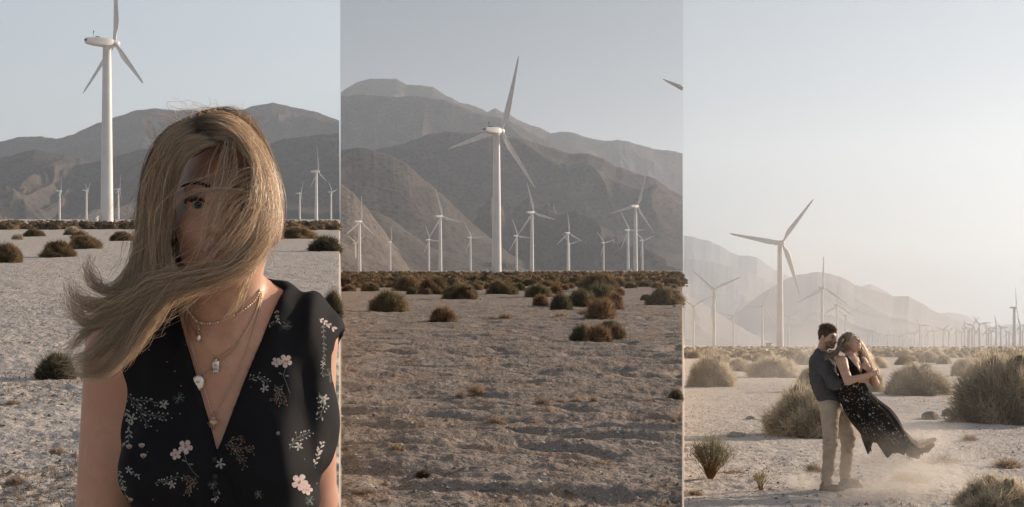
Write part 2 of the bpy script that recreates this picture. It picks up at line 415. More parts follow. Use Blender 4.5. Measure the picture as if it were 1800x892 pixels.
def vane_mesh():
    b = MB(); b.tube([(0, -4.6, 1.1), (0, -4.6, 3.4)], .05, seg=6); b.tube([(-.5, -4.6, 2.8), (.5, -4.6, 2.8)], .05, seg=6); b.tube([(.45, -4.6, 2.75), (.45, -4.6, 3.3)], .12, seg=6)
    b.box((-.3, -3.0, 1.45), (1.0, 1.4, .4), 1, bev=.08)
    return autosmooth(b.build('wind_vane', [M_dark, M_dark]))
def hub_mesh():
    b = MB(); rings = []
    for y, r in [(1.7, .9), (1.9, 1.2), (3.2, 1.3), (3.9, 1.0), (4.35, .55), (4.5, .1)]:
        rings.append([(r * math.cos(a * math.pi / 8), y, r * math.sin(a * math.pi / 8)) for a in range(16)])
    b.loft(rings)
    return autosmooth(b.build('hub', M_white), 40)
def blade_mesh(Rr=32.4):
    b = MB(); rings = []
    for t in [0.03, .06, .1, .16, .24, .4, .6, .8, .93, .985, 1.0]:
        z = Rr * t
        ch = np.interp(t, [0, .06, .16, .24, .6, .93, 1.0], [1.3, 1.3, 2.5, 3.2, 2.0, 1.0, .15])
        tk = np.interp(t, [0, .06, .2, .5, 1.0], [1.2, 1.15, .5, .28, .05]); tw = R(np.interp(t, [0, .2, 1], [16, 10, 2]))
        bend = -0.9 * t * t; ring = []
        for k in range(12):
            a = 2 * math.pi * k / 12; x = math.cos(a) * ch / 2 + (ch * .22 if t > .1 else 0); y = math.sin(a) * tk / 2 * (1 - .35 * math.cos(a) * (t > .1))
            ring.append((x * math.cos(tw) - y * math.sin(tw), 2.7 + bend + x * math.sin(tw) + y * math.cos(tw), z))
        rings.append(ring)
    b.loft(rings)
    return b.build('blade', M_blade)
ME_tower, ME_door, ME_nac, ME_hub, ME_blade = tower_mesh(), door_mesh(), nacelle_mesh(), hub_mesh(), blade_mesh()
ME_ventL, ME_ventR, ME_vane = vent_mesh(-.5), vent_mesh(.5), vane_mesh()

def turbine(px, py_base, py_hub, phase, yaw, label, group, H=60.0, detail=1, wide=1.0, rscale=1.0):
    """tower foot at column px; hub at row py_hub; phase = clock angle of one blade; yaw = where the rotor axis points (deg right of forward)"""
    u = (px - 900.0) / F
    s = SLOPE_L if u < U1 else (SLOPE_R if u > U2 else 0.0)
    h = py_base - py_hub
    d = H * F / h
    zg = float(ground(u * d, d))
    # the foot stands on the ground; the tower length follows so that the hub sits at its row
    zh = EYE + (HOR - py_hub) / F * d
    k = (zh - zg) / 59.8
    o = empty('wind_turbine', (u * d, d, zg), -R(yaw)); o.scale = (k, k, k)
    tag(o, label, 'wind turbine', group)
    t = link('tower', ME_tower, o)
    if wide != 1: t.scale = (wide, wide, 1)
    n_ = link('nacelle', ME_nac, o, (0, 0, 59.8)); hb = link('hub', ME_hub, o, (0, 0, 59.8))
    if detail:
        dd = link('door', ME_door, t)
    if detail > 1:
        link('vent', ME_ventL, n_); link('vent', ME_ventR, n_); link('wind_vane', ME_vane, n_)
    sg = 1 if math.cos(R(yaw)) >= 0 else -1
    for i in range(3):
        bl = link('blade', ME_blade, o, (0, 0, 59.8)); bl.rotation_euler = (0, sg * R(phase) + i * R(120), 0)
        bl.scale = (wide * 1.0, 1, rscale)
    return o
GM, GL, GR_ = 'wind turbines below the mountains', 'wind turbines behind the woman', 'wind turbines behind the couple'
# middle
turbine(873, 478, 230, 20, 45, 'largest white wind turbine standing tall in front of the middle mountains', GM, detail=2)
for a in [(632, 478, 390, 2, 'white turbine at the left edge of the middle view, beside a smaller one'),
          (624.5, 477, 428, 300, 'small turbine at the far left of the middle view tucked beside a taller tower'),
          (686, 476, 426, 3, 'small lone turbine before the sunlit foot of the mountain with one blade upright'),
          (754, 475, 422, 335, 'small turbine close to the left of a taller turbine, left of the great one'),
          (774, 477, 381, 342, 'mid sized turbine left of the great one with a blade pointing straight right'),
          (827, 474, 418, 328, 'small turbine nearest the great tower on its left'),
          (908, 472, 415, 337, 'small turbine nearest the great tower on its right'),
          (935, 475, 374, 344, 'mid sized turbine right of the great one with long thin blades'),
          (998.5, 472, 410, 355, 'turbine whose tower hides a lower turbine behind it in the middle view'),
          (1000.5, 471, 429, 316, 'low turbine standing right behind another tower, only its rotor showing beside it'),
          (1061, 471, 427, 318, 'small turbine standing alone in the dark gap of the right middle slope'),
          (1104, 470, 405, 330, 'turbine close to the left of the tall tower at the right of the middle view'),
          (1117, 471, 363, 20, 'tall turbine at the right of the middle view with dark raised blade'),
          (1129, 469, 423, 312, 'smallest turbine peeping out right of the tall tower at the middle view right')]:
    turbine(a[0], a[1], a[2], a[3], 45, a[4], GM, detail=1)
# blade reaching in from a machine beyond the edge of the middle view
bt = MB(); rings = []
p0, p1 = W(1165, 139.5, 95), W(1200.5, 155.5, 95)
for t in np.linspace(0, 1, 8):
    c = p0.lerp(p1, t); w = .02 + .20 * t ** .7; ring = []
    for k in range(10):
        a = 2 * math.pi * k / 10; ring.append(c + Vector((0, math.cos(a) * w, 0)) + Vector((.38, 0, .92)) * math.sin(a) * w * .8)
    rings.append(ring)
bt.loft(rings)
tag(link('turbine_blade', bt.build('turbine_blade', M_blade)), 'blade tip reaching into the top right corner of the middle sky', 'turbine blade')
# left
turbine(188, 397, 75, 2, 52, 'huge pale turbine rising behind the woman at upper left', GL, detail=2, rscale=.93)
for a in [(105, 386, 336, 10, 'small turbine left of the huge one, furthest left behind the woman'), (152, 386, 335, 60, 'small turbine just left of the huge tower base'),
          (208, 386, 333, 20, 'small turbine just right of the huge tower base'), (527, 386, 340, 30, 'small turbine right of the woman hair, left of a taller one'),
          (556, 387, 302, 355, 'taller turbine right of the woman by the edge of the left view'), (582, 386, 338, 80, 'small turbine at the right edge of the left view')]:
    turbine(a[0], a[1], a[2], a[3], 60, a[4], GL, detail=0)
# right
turbine(1371, 608, 427, 39, 165, 'large white turbine standing behind and left of the couple', GR_, detail=1)
for a in [(1255, 607, 508, 308, 165, 'mid sized turbine left of the large one with two raised blades like a V'), (1219, 606, 538, 62, 165, 'small turbine at the left edge of the right view'),
          (1289, 606, 555, 38, 165, 'faint small turbine between the V bladed and the large one'), (1340, 606, 538, 28, 165, 'turbine just left of the large tower in the right view'),
          (1386, 606, 557, 305, 165, 'faint small turbine just right of the large tower in the right view'), (1445, 607, 506, 2, 165, 'turbine rising above the man head with one blade upright'),
          (1471, 607, 537, 2, 165, 'turbine rising behind between the heads of the couple'), (1486, 606, 555, 302, 165, 'faint turbine just right of the woman head, lower than its neighbours'),
          (1783, 608, 541, 4, 100, 'dark turbine seen edge on near the right edge of the photo')]:
    turbine(a[0], a[1], a[2], a[3], a[4], a[5], GR_, detail=0, wide=1.5 if a[0] == 1783 else 1.0)
rd = random.Random(3)
far = [(28, 605), (75, 600), (138, 605), (228, 600), (288, 608), (345, 612), (370, 600), (385, 606), (425, 598), (455, 600), (487, 597), (540, 517), (558, 600), (600, 605), (622, 578), (680, 574),
       (770, 558), (822, 572), (898, 560), (950, 575), (980, 545), (1012, 570), (1024, 556), (1055, 512), (1075, 580), (1125, 505), (1195, 560), (1215, 548), (1240, 575), (1290, 518), (1335, 545), (1390, 590), (1415, 575), (1525, 515), (1548, 570)]
ORD = 'first second third fourth fifth sixth seventh eighth ninth tenth eleventh twelfth thirteenth fourteenth fifteenth sixteenth seventeenth eighteenth nineteenth twentieth twenty-first twenty-second twenty-third twenty-fourth twenty-fifth twenty-sixth twenty-seventh twenty-eighth twenty-ninth thirtieth'.split()
n_t = n_s = 0
for i, (X_, Y_) in enumerate(sorted(far)):
    hh = (712 - Y_) / 5.575
    tall = Y_ < 552
    if tall: lab = ORD[n_t] + ' from the left of the taller turbines in the distant row'; n_t += 1
    else: lab = ORD[n_s] + ' from the left of the tiny turbines in the distant row'; n_s += 1
    turbine(1520 + X_ / 5.575, 607.6, 607.6 - hh, rd.uniform(0, 120), 165 + rd.uniform(-15, 15), lab, 'taller turbines of the distant row' if tall else 'distant row of turbines',
            H=26.0 if not tall else 36.0, detail=0, wide=1.7)
# service cabinets at the tower feet
def cabinet(px, py, w, h, label, d=None):
    g = G(px, py) if d is None else Vector(((px - 900) / F * d, d, float(ground((px - 900) / F * d, d))))
    sc = g.y / F
    o = empty('utility_cabinet', g, .2); tag(o, label, 'cabinet', 'service cabinets by the turbines')
    W_, H_ = w * sc, h * sc
    b = MB(); b.box((0, 0, H_ * .06), (W_ * 1.15, W_ * .9, H_ * .12)); link('plinth', b.build('plinth', M_concrete, False), o)
    b = MB(); b.box((0, 0, H_ * .55), (W_, W_ * .7, H_ * .86), bev=.04); bd = link('housing', autosmooth(b.build('housing', M_cab)), o)
    b = MB(); b.box((0, 0, H_ * 1.0), (W_ * 1.08, W_ * .8, H_ * .06), bev=.02); link('lid', autosmooth(b.build('lid', M_cab)), o)
    b = MB(); b.box((-W_ * .24, -W_ * .36, H_ * .53), (W_ * .42, .03, H_ * .7)); dr = link('door', b.build('door', M_cab, False), o)
    b = MB(); b.box((W_ * .24, -W_ * .36, H_ * .53), (W_ * .42, .03, H_ * .7)); link('door', b.build('door', M_cab, False), o)
    b = MB(); b.box((-W_ * .05, -W_ * .39, H_ * .55), (W_ * .03, .04, H_ * .1)); link('handle', b.build('handle', M_dark, False), dr)
    return o
cabinet(853, 481.5, 8, 9, 'larger grey service cabinet just left of the great turbine tower', 560)
cabinet(857.5, 483, 4, 6, 'slim white box in front of the larger grey cabinet', 500)
cabinet(768, 479, 3.4, 4.6, 'small white box left of the mid sized turbine foot', 800)
cabinet(926, 477.5, 4, 5, 'small cabinet left of the mid sized turbine right of the great one', 800)
cabinet(1108, 477, 5, 6, 'grey cabinet between two tower feet at the middle view right', 900)
cabinet(165, 397, 14, 14, 'pale service cabinet beside the huge tower behind the woman', 440)
cabinet(1352, 612, 10, 10, 'pale service cabinet left of the large tower behind the couple', 640)
# ------------------------------------------------------------------ desert shrubs
M_twig = mat('shrub twigs', (.5, .5, .5), .9, attr=True, trans=.5, spec=.1, rnd=.2)
def shrub_mesh(name, seed, n, pal, tw=.012, ln=.26, hgt=.85, loose=0.0, core=True):
    """a dense dome, radius 1, made of thousands of fine twig blades"""
    rs = np.random.RandomState(seed)
    def radius(a, el):
        return 1 + .26 * fbm(np.cos(a) * 1.3 + seed, np.sin(a) * 1.3 + el * 1.7, 3) + .05 * noise2(np.cos(a) * 5 + seed, np.sin(a) * 5 + el * 6)
    a = rs.rand(n) * 2 * np.pi; el = np.arcsin(rs.rand(n) * 1.06 - .06)
    r = radius(a, el) * (1 - loose * rs.rand(n))
    t = 1 - rs.rand(n) ** 2.0 * .55
    d = np.stack([np.cos(a) * np.cos(el), np.sin(a) * np.cos(el), np.sin(el) * hgt], -1)
    base = d * (r * t)[:, None] * .86; base[:, 2] = np.abs(base[:, 2])
    dirn = d + rs.randn(n, 3) * .55 + np.array([0, 0, .35]); dirn /= np.linalg.norm(dirn, axis=1)[:, None]
    side = np.cross(dirn, rs.randn(n, 3)); side /= np.linalg.norm(side, axis=1)[:, None]
    l_ = ln * (.5 + rs.rand(n)); w = tw * (.6 + .8 * rs.rand(n))
    mid = base + dirn * (l_ * .5)[:, None] + rs.randn(n, 3) * .02
    tip = base + dirn * l_[:, None] + rs.randn(n, 3) * .05
    V = np.stack([base - side * w[:, None], base + side * w[:, None], mid + side * (w * .8)[:, None], mid - side * (w * .8)[:, None], tip], 1).reshape(-1, 3)
    i = np.arange(n)[:, None] * 5
    q = i + np.array([[0, 1, 2, 3]]); tr = i + np.array([[3, 2, 4]])
    pal = np.array(pal); pc = noise2(d[:, 0] * 2 + seed, d[:, 1] * 2 + d[:, 2] * 2) * 1.3 + .5 + rs.randn(n) * .25
    k = np.clip(pc * (len(pal) - 1), 0, len(pal) - 1.001); k0 = k.astype(int); f = (k - k0)[:, None]
    c = (pal[k0] * (1 - f) + pal[np.minimum(k0 + 1, len(pal) - 1)] * f) * (.75 + .5 * rs.rand(n))[:, None]
    C = np.repeat(c, 5, 0)
    if core:   # lumpy filler core, darker than the twigs, so the dome reads dense
        na, ne = 26, 12; A, E = np.meshgrid(np.linspace(0, 2 * np.pi, na, endpoint=False), np.linspace(-.1, np.pi / 2 - .02, ne), indexing='ij')
        rc = radius(A, E) * .80 * (1 + .1 * rs.randn(*A.shape))
        P = np.stack([np.cos(A) * np.cos(E) * rc, np.sin(A) * np.cos(E) * rc, np.sin(E) * rc * hgt], -1).reshape(-1, 3)
        ix = np.arange(na * ne).reshape(na, ne); nx = np.roll(ix, -1, 0)
        cq = np.stack([ix[:, :-1], nx[:, :-1], nx[:, 1:], ix[:, 1:]], -1).reshape(-1, 4) + len(V)
        V = np.concatenate([V, P]); C = np.concatenate([C, np.tile(pal.mean(0) * .55, (len(P), 1))])
        return mesh_np(name, V, [tr, np.concatenate([q, cq])], [M_twig], False, colors=C)
    return mesh_np(name, V, [tr, q], [M_twig], False, colors=C)
OL = [(.12, .11, .06), (.18, .145, .085), (.30, .22, .13)]
BR = [(.15, .115, .07), (.24, .17, .10), (.36, .25, .14)]
OR_ = [(.14, .105, .06), (.23, .145, .08), (.32, .19, .105)]
GN = [(.085, .085, .055), (.13, .12, .075), (.22, .165, .10)]
PALE = [(.36, .315, .235), (.54, .465, .35), (.72, .63, .49)]
DRY = [(.26, .19, .13), (.34, .25, .17), (.40, .31, .22)]
hero = {'ol': [shrub_mesh('shrub', 1, 11000, OL, tw=.0085, ln=.22), shrub_mesh('shrub', 2, 11000, OL, tw=.0085, ln=.22)],
        'br': [shrub_mesh('shrub', 3, 11000, BR, tw=.0085, ln=.22), shrub_mesh('shrub', 4, 11000, BR, tw=.0085, ln=.22)],
        'or': [shrub_mesh('shrub', 5, 4200, OR_, ln=.34, loose=.25), shrub_mesh('shrub', 6, 4200, OR_, ln=.34, loose=.25)],
        'gn': [shrub_mesh('shrub', 7, 5000, GN, ln=.36, loose=.2), shrub_mesh('shrub', 8, 5000, GN, ln=.36, loose=.2)],
        'pa': [shrub_mesh('shrub', 9, 17000, PALE, tw=.0052, ln=.19), shrub_mesh('shrub', 10, 17000, PALE, tw=.0052, ln=.19)],
        'dr': [shrub_mesh('dry_tuft', 11, 420, DRY, tw=.022, ln=.5, hgt=.6, loose=.6, core=False), shrub_mesh('dry_tuft', 12, 420, DRY, tw=.022, ln=.5, hgt=.6, loose=.6, core=False)]}
lowd = {k: [shrub_mesh('shrub', 20 + 3 * i + j, 900, p, tw=.03, ln=.34) for j in range(3)] for i, (k, p) in enumerate([('br', BR), ('ol', OL), ('pa', PALE)])}
srnd = random.Random(8)
def shrub(px, py, wpx, hpx, kind, label, group, name='desert_shrub', cat='shrub', meshes=None, depth=1.0):
    g = G(px, py); sc = g.y / F
    me = srnd.choice((meshes or hero)[kind])
    o = link(name, me, None); rx = wpx / 2 * sc
    g2 = Vector((g.x, g.y + rx * .6, 0)); g2.x *= g2.y / g.y; g2.z = float(ground(g2.x, g2.y)) - .03 * rx
    o.location = g2
    k = g2.y / g.y
    o.scale = (rx * k * .93, rx * depth * .93, hpx * sc * k * (1.0 if kind == 'dr' else 1.02)); o.rotation_euler = (0, 0, srnd.uniform(0, 6.28))
    if abs(wpx / max(hpx, 1) - 2) > 3: o.rotation_euler = (0, 0, 0)
    return tag(o, label, cat, group)
GS, GSR, GSL = 'shrubs on the middle plain', 'shrubs around the couple', 'shrubs behind the woman'
for a in [
 (684, 548, 64, 36, 'ol', 'large round dark shrub standing alone at the left of the middle plain'),
 (778, 567, 43, 26, 'or', 'orange brown shrub, nearest of the lone shrubs left of centre in the middle view'),
 (809, 525, 57, 27, 'ol', 'wide domed shrub below left of the great tower, nearest in its cluster'),
 (762, 517, 54, 30, 'br', 'big brown shrub between two other domes left of the great tower'),
 (718, 512, 48, 26, 'br', 'big brown domed shrub at left of the row of three'),
 (724, 519, 18, 13, 'gn', 'small green shrub in front of the left dome of the row of three'),
 (752, 519, 15, 10, 'br', 'tiny round shrub at the foot of the big middle dome'),
 (650, 513, 30, 15, 'ol', 'round dark shrub near the left edge between smaller ones'),
 (613, 514, 24, 13, 'br', 'brown shrub at the left edge of the middle plain, nearer one'),
 (625, 506, 23, 11, 'br', 'small brown shrub just behind the one at the left edge'),
 (666, 500, 26, 12, 'ol', 'flat domed shrub behind the lone large dark shrub'),
 (685, 505, 20, 11, 'ol', 'small round shrub behind and right of the flat dome'),
 (882, 518, 50, 26, 'ol', 'wide domed shrub straight below the great tower'),
 (858, 508, 14, 9, 'br', 'tiny shrub left of the dome below the great tower'),
 (836, 511, 26, 12, 'br', 'low brown shrub between the two domes near the great tower'),
 (822, 497, 20, 10, 'br', 'small shrub in front of a broader one left of the grey cabinet'),
 (834, 495, 26, 12, 'br', 'broader brown shrub left below the grey cabinet'),
 (946, 523, 46, 22, 'ol', 'dark domed shrub right of the great tower behind the orange tuft'),
 (913, 512, 20, 14, 'ol', 'small dark shrub right of the dome below the great tower'),
 (918, 503, 26, 13, 'br', 'brown shrub behind the small dark one right of the great tower'),
 (938, 496, 26, 13, 'br', 'rounded brown shrub in the second row right of the great tower'),
 (977, 517, 26, 17, 'or', 'reddish brown upright shrub right of the dark dome'),
 (994, 510, 14, 10, 'or', 'tiny reddish shrub right behind the upright one'),
 (950, 538, 27, 18, 'or', 'small orange tuft like shrub in front of the dark dome'),
 (997, 496, 28, 12, 'ol', 'isolated dark flat dome in the second row at right'),
 (1052, 512, 62, 30, 'br', 'largest pale topped dome at the back of the big thicket'),
 (1087, 504, 24, 16, 'br', 'shrub leaning on the right of the thicket back dome'),
 (1090, 520, 16, 13, 'or', 'small orange round shrub right of the thicket'),
 (986, 545, 36, 28, 'gn', 'dark green shrub at the left end of the big thicket'),
 (1022, 538, 44, 28, 'gn', 'dark green shrub left of the thicket middle'),
 (1056, 538, 56, 36, 'gn', 'dark green shrub in the heart of the thicket'),
 (1082, 546, 28, 30, 'or', 'rusty shrub at the right end of the thicket'),
 (1056, 562, 52, 32, 'or', 'olive and rust shrub in front of the big thicket'),
 (1026, 558, 22, 13, 'dr', 'small orange dry shrub left of the olive and rust one'),
 (986, 558, 28, 16, 'dr', 'wispy orange dry brush at the thicket left foot'),
 (1023, 600, 38, 28, 'gn', 'grey green shrub, left of the nearest clump of three'),
 (1052, 601, 46, 29, 'or', 'brown shrub in the middle of the nearest clump'),
 (1084, 595, 30, 24, 'or', 'rusty round shrub at the right of the nearest clump'),
 (1072, 581, 36, 14, 'gn', 'green shrub behind the nearest clump'),
 (1168, 536, 60, 32, 'ol', 'large very dark domed shrub at the right edge of the middle plain'),
 (1136, 528, 18, 9, 'gn', 'small grey shrub left of the large dark dome at right'),
 (1150, 497, 26, 10, 'br', 'flat brown shrub below the tall tower at the right middle'),
 (1153, 490, 16, 9, 'br', 'small shrub on top behind the flat brown one at right'),
 (1186, 504, 18, 15, 'ol', 'dark shrub cut by the right edge of the middle plain'),
 (1139, 503, 13, 5, 'br', 'tiny flat shrub alone on bare sand at right'),
 (1131, 490, 23, 9, 'br', 'low brown shrub at right in the far rows'),
 (1117, 489, 24, 11, 'br', 'brown dome beside the low one in the far rows at right')]:
    shrub(a[0], a[1], a[2] * 1.2, a[3] * 1.12, a[4], a[5], GS)
for a in [
 (1251, 682, 94, 56, 'pa', 'large pale shrub at the left edge of the right view'),
 (1360, 664, 96, 37, 'pa', 'wide dark sided shrub left of the man, cresting like a wave'),
 (1299, 654, 44, 24, 'pa', 'shrub between the large left one and the wide one'),
 (1272, 637, 28, 13, 'pa', 'small round shrub behind the large left one'),
 (1221, 630, 32, 14, 'pa', 'dark low dome at the far left of the right view'),
 (1248, 629, 18, 9, 'pa', 'tiny dome between two others at far left of the right view'),
 (1308, 628, 22, 13, 'pa', 'small upright round shrub in the second row at left'),
 (1336, 637, 28, 15, 'pa', 'small shrub behind the wide one left of the man'),
 (1412, 642, 36, 23, 'pa', 'shrub just left of the man shoulder'),
 (1422, 689, 45, 42, 'pa', 'tall shrub hidden partly by the man back'),
 (1424, 768, 165, 88, 'pa', 'big feathery shrub behind the man legs'),
 (1541, 647, 38, 21, 'pa', 'round shrub right of the woman blowing hair'),
 (1590, 642, 31, 16, 'br', 'small brown round shrub in the gap right of the couple'),
 (1632, 638, 38, 20, 'pa', 'domed shrub in the second row behind the broad right one'),
 (1659, 641, 27, 17, 'pa', 'dome half hidden behind the one in the second row'),
 (1698, 662, 50, 31, 'pa', 'round shrub between the broad one and the giant one'),
 (1612, 695, 114, 54, 'pa', 'broad shrub right of the couple at mid distance'),
 (1532, 690, 46, 46, 'pa', 'tall soft shrub directly behind the woman elbow'),
 (1768, 747, 196, 122, 'pa', 'giant pale shrub filling the right edge of the photo'),
 (1684, 629, 25, 9, 'pa', 'flat dome in the third row at right'),
 (1731, 630, 28, 11, 'pa', 'dome behind the giant shrub, left one'),
 (1758, 634, 40, 12, 'pa', 'dome behind the giant shrub, right one'),
 (1585, 622, 30, 9, 'pa', 'dark flat dome far behind, right of the woman'),
 (1547, 625, 26, 10, 'pa', 'little dome far behind the woman hair'),
 (1755, 925, 160, 74, 'pa', 'pale brown twiggy shrub in the bottom right corner')]:
    shrub(a[0], a[1], a[2] * (1.08 if a[0] > 1260 else 1), a[3] * 1.14, a[4], a[5], GSR)
for a in [
 (102, 452, 62, 32, 'br', 'round tan shrub left of the woman hair with a dark left side'),
 (150, 438, 60, 26, 'br', 'tan shrub behind and right of the round one at left'),
 (12, 462, 62, 36, 'br', 'tan shrub cut by the left edge of the photo'),
 (60, 416, 40, 14, 'br', 'small tan shrub in the second row at left'),
 (215, 424, 44, 18, 'br', 'low tan shrub right below the huge turbine'),
 (520, 420, 80, 24, 'br', 'broad tan shrub right of the woman cheek'),
 (572, 443, 62, 30, 'gn', 'dark shrub at the right edge of the left view'),
 (98, 668, 72, 48, 'gn', 'dark green low shrub beside the woman blown hair tips'),
 (585, 560, 40, 50, 'gn', 'dark shrub behind the woman shoulder at right'),
 (28, 848, 44, 20, 'dr', 'dry tuft at the bottom left corner'),
 (100, 800, 40, 16, 'dr', 'dry tuft on pale sand left of the woman arm'),
 (22, 712, 36, 12, 'dr', 'small dry tuft at the left edge below the dark green shrub')]:
    shrub(*a[:5], a[5], GSL)
# dry tufts, middle plain: each where the photograph has one
for a in [(838, 697, 42, 22, 'orange dry tuft at the centre of the bare middle ground'), (810, 699, 26, 12, 'dark dry tuft touching the orange one at left'),
          (690, 723, 26, 16, 'pale dry tuft near the left edge of the bare ground'), (872, 755, 48, 18, 'wide orange dry tuft in front of the centre'),
          (955, 711, 38, 12, 'low brown tuft right of centre'), (986, 703, 20, 10, 'small orange tuft beside the low brown one'),
          (1014, 700, 26, 12, 'brown tuft among three right of centre'), (1045, 707, 22, 14, 'spiky tuft furthest right of the three'),
          (940, 745, 18, 10, 'small pale tuft right of the wide orange one'), (700, 812, 44, 16, 'flat grey brown tuft at the lower left'),
          (744, 828, 28, 12, 'small green tuft at the lower left'), (1060, 822, 50, 12, 'flat pale tuft at the lower right'),
          (1188, 704, 30, 20, 'green tuft cut by the right edge of the middle ground'), (1185, 742, 16, 10, 'small brown tuft near the right edge'),
          (870, 561, 60, 8, 'long low orange dry grass right of the lone orange shrub'), (890, 560, 36, 12, 'orange dry grass mound right of the lone orange shrub'),
          (705, 590, 18, 8, 'tiny orange tuft on bare ground at left'), (1165, 556, 44, 9, 'low orange grass at right below the dark dome'),
          (1120, 556, 44, 8, 'low orange grass right of the thicket'), (962, 600, 34, 8, 'orange grass left of the nearest clump'), (640, 870, 60, 14, 'flat stony tuft in the lower left corner of the middle view')]:
    k = 'gn' if 'green' in a[4] else 'dr'
    shrub(a[0], a[1], a[2], a[3], k, a[4], 'dry tufts on the middle ground', 'dry_tuft', 'dry tuft')
for a in [(1430, 832, 40, 22, 'pale dry tuft left of the man feet'), (1620, 780, 60, 18, 'dry tuft behind the raised boots'), (1704, 775, 34, 14, 'small tan tuft in front of the giant shrub'),
          (1222, 872, 36, 14, 'dry tuft in the lower left corner of the right view'), (1770, 820, 60, 20, 'pale dry tuft right of the dust'), (1290, 832, 50, 9, 'low pale grass right of the broom plant'),
          (1650, 815, 90, 22, 'dusty pale tuft under the raised boots'), (1600, 850, 90, 20, 'dust covered tuft in the swirling dust')]:
    shrub(a[0], a[1], a[2], a[3], 'dr', a[4], 'dry tufts around the couple', 'dry_tuft', 'dry tuft')

# far rows of small shrubs (nothing tells them apart)
def rows(n, x0, x1, y0, y1, hor, lab, grp, kinds, seed, avoid):
    r_ = random.Random(seed); placed = []
    for i in range(n * 6):
        if len(placed) >= n: break
        t = r_.random() ** 1.35; py = hor + y0 + (y1 - y0) * t; px = r_.uniform(x0, x1)
        w = (7 + (py - hor) * .62) * r_.uniform(.7, 1.3)
        if px - w / 2 < x0 or px + w / 2 > x1: continue
        if any(abs(px - a[0]) < (w + a[2]) * .36 and abs(py - a[1]) < 2.2 + (py - hor) * .06 for a in placed + avoid): continue
        placed.append((px, py, w))
        shrub(px, py, w, w * r_.uniform(.38, .52), r_.choice(kinds), lab, grp, meshes=lowd)
rows(118, 603, 1199, 5.5, 34, HOR, 'small brown desert shrub in the far rows of the middle plain', 'far shrubs of the middle plain', ['br', 'br', 'ol'], 4, [])
rows(64, 1206, 1830, 5.5, 30, 607, 'small pale desert shrub in the far rows behind the couple', 'far shrubs behind the couple', ['pa', 'pa', 'br'], 5, [])
rows(26, -30, 596, 5.5, 48, 385, 'small tan desert shrub in the far rows behind the woman', 'far shrubs behind the woman', ['br', 'br', 'pa'], 6, [])

# scrub further out reads as one mass
def scrub(name, u0, u1, d0, d1, n, seed, pal):
    rs = np.random.RandomState(seed)
    u = rs.uniform(u0, u1, n); d = 1 / rs.uniform(1 / d1, 1 / d0, n)
    x = u * d; z = ground(x, d); r = rs.uniform(.6, 1.5, n)
    K = 34; el = rs.rand(n, K) * 1.45; az = rs.rand(n, K) * 6.283; lump = 1 + .22 * np.sin(az * 2 + rs.rand(n, 1) * 6)
    dr_ = np.stack([np.cos(az) * np.cos(el), np.sin(az) * np.cos(el), np.sin(el) * .75], -1)
    p_ = np.stack([x, d, z - .05], -1)[:, None, :] + dr_ * (r[:, None] * lump)[..., None] * .78
    dd_ = dr_ + rs.randn(n, K, 3) * .35; sd_ = np.cross(dr_, rs.randn(n, K, 3)); sd_ /= np.linalg.norm(sd_, axis=-1, keepdims=True); R_ = r[:, None, None]
    V = np.stack([p_ - sd_ * .13 * R_ - dr_ * .1 * R_, p_ + sd_ * .13 * R_ - dr_ * .1 * R_, p_ + dd_ * .16 * R_], 2).reshape(-1, 3)
    pal = np.array(pal) * .8; c0 = pal[rs.randint(0, len(pal), n)][:, None, :]; c = c0 * rs.uniform(.7, 1.25, (n, K, 1))
    ring = np.array([[math.cos(a) * q, math.sin(a) * q, h_] for q, h_ in ((.95, 0), (.85, .38), (.45, .66)) for a in np.linspace(0, 2 * np.pi, 8)[:-1]] + [[0, 0, .74]])
    Vd = np.stack([x, d, z - .05], -1)[:, None, :] + ring[None] * r[:, None, None] * (1 + .16 * rs.randn(n, 22, 1)) * .84
    fd = [[l * 7 + k, l * 7 + (k + 1) % 7, l * 7 + 7 + (k + 1) % 7, l * 7 + 7 + k] for l in range(2) for k in range(7)]; ft = [[14 + k, 14 + (k + 1) % 7, 21] for k in range(7)]
    off = (np.arange(n) * 22)[:, None, None] + len(V)
    FD = (np.array(fd)[None] + off).reshape(-1, 4); FT = (np.array(ft)[None] + off).reshape(-1, 3)
    CV = np.concatenate([np.repeat(c.reshape(-1, 3), 3, 0), np.repeat(c0[:, 0] * .9, 22, 0)])
    me_ = mesh_np(name, np.concatenate([V, Vd.reshape(-1, 3)]), [np.concatenate([np.arange(len(V)).reshape(-1, 3), FT]), FD], [M_twig], False, colors=CV)
    o = link(name, me_)
    return tag(o, 'brown scrub covering the plain out to the horizon', 'scrub', kind='stuff')
scrub('far_scrub', U1 + .0015, U2 - .0015, 140, 3200, 1700, 1, BR)
scrub('far_scrub', U2 + .0015, .42, 170, 3000, 1500, 2, PALE)
scrub('far_scrub', -.46, U1 - .0015, 190, 3000, 1100, 3, BR)

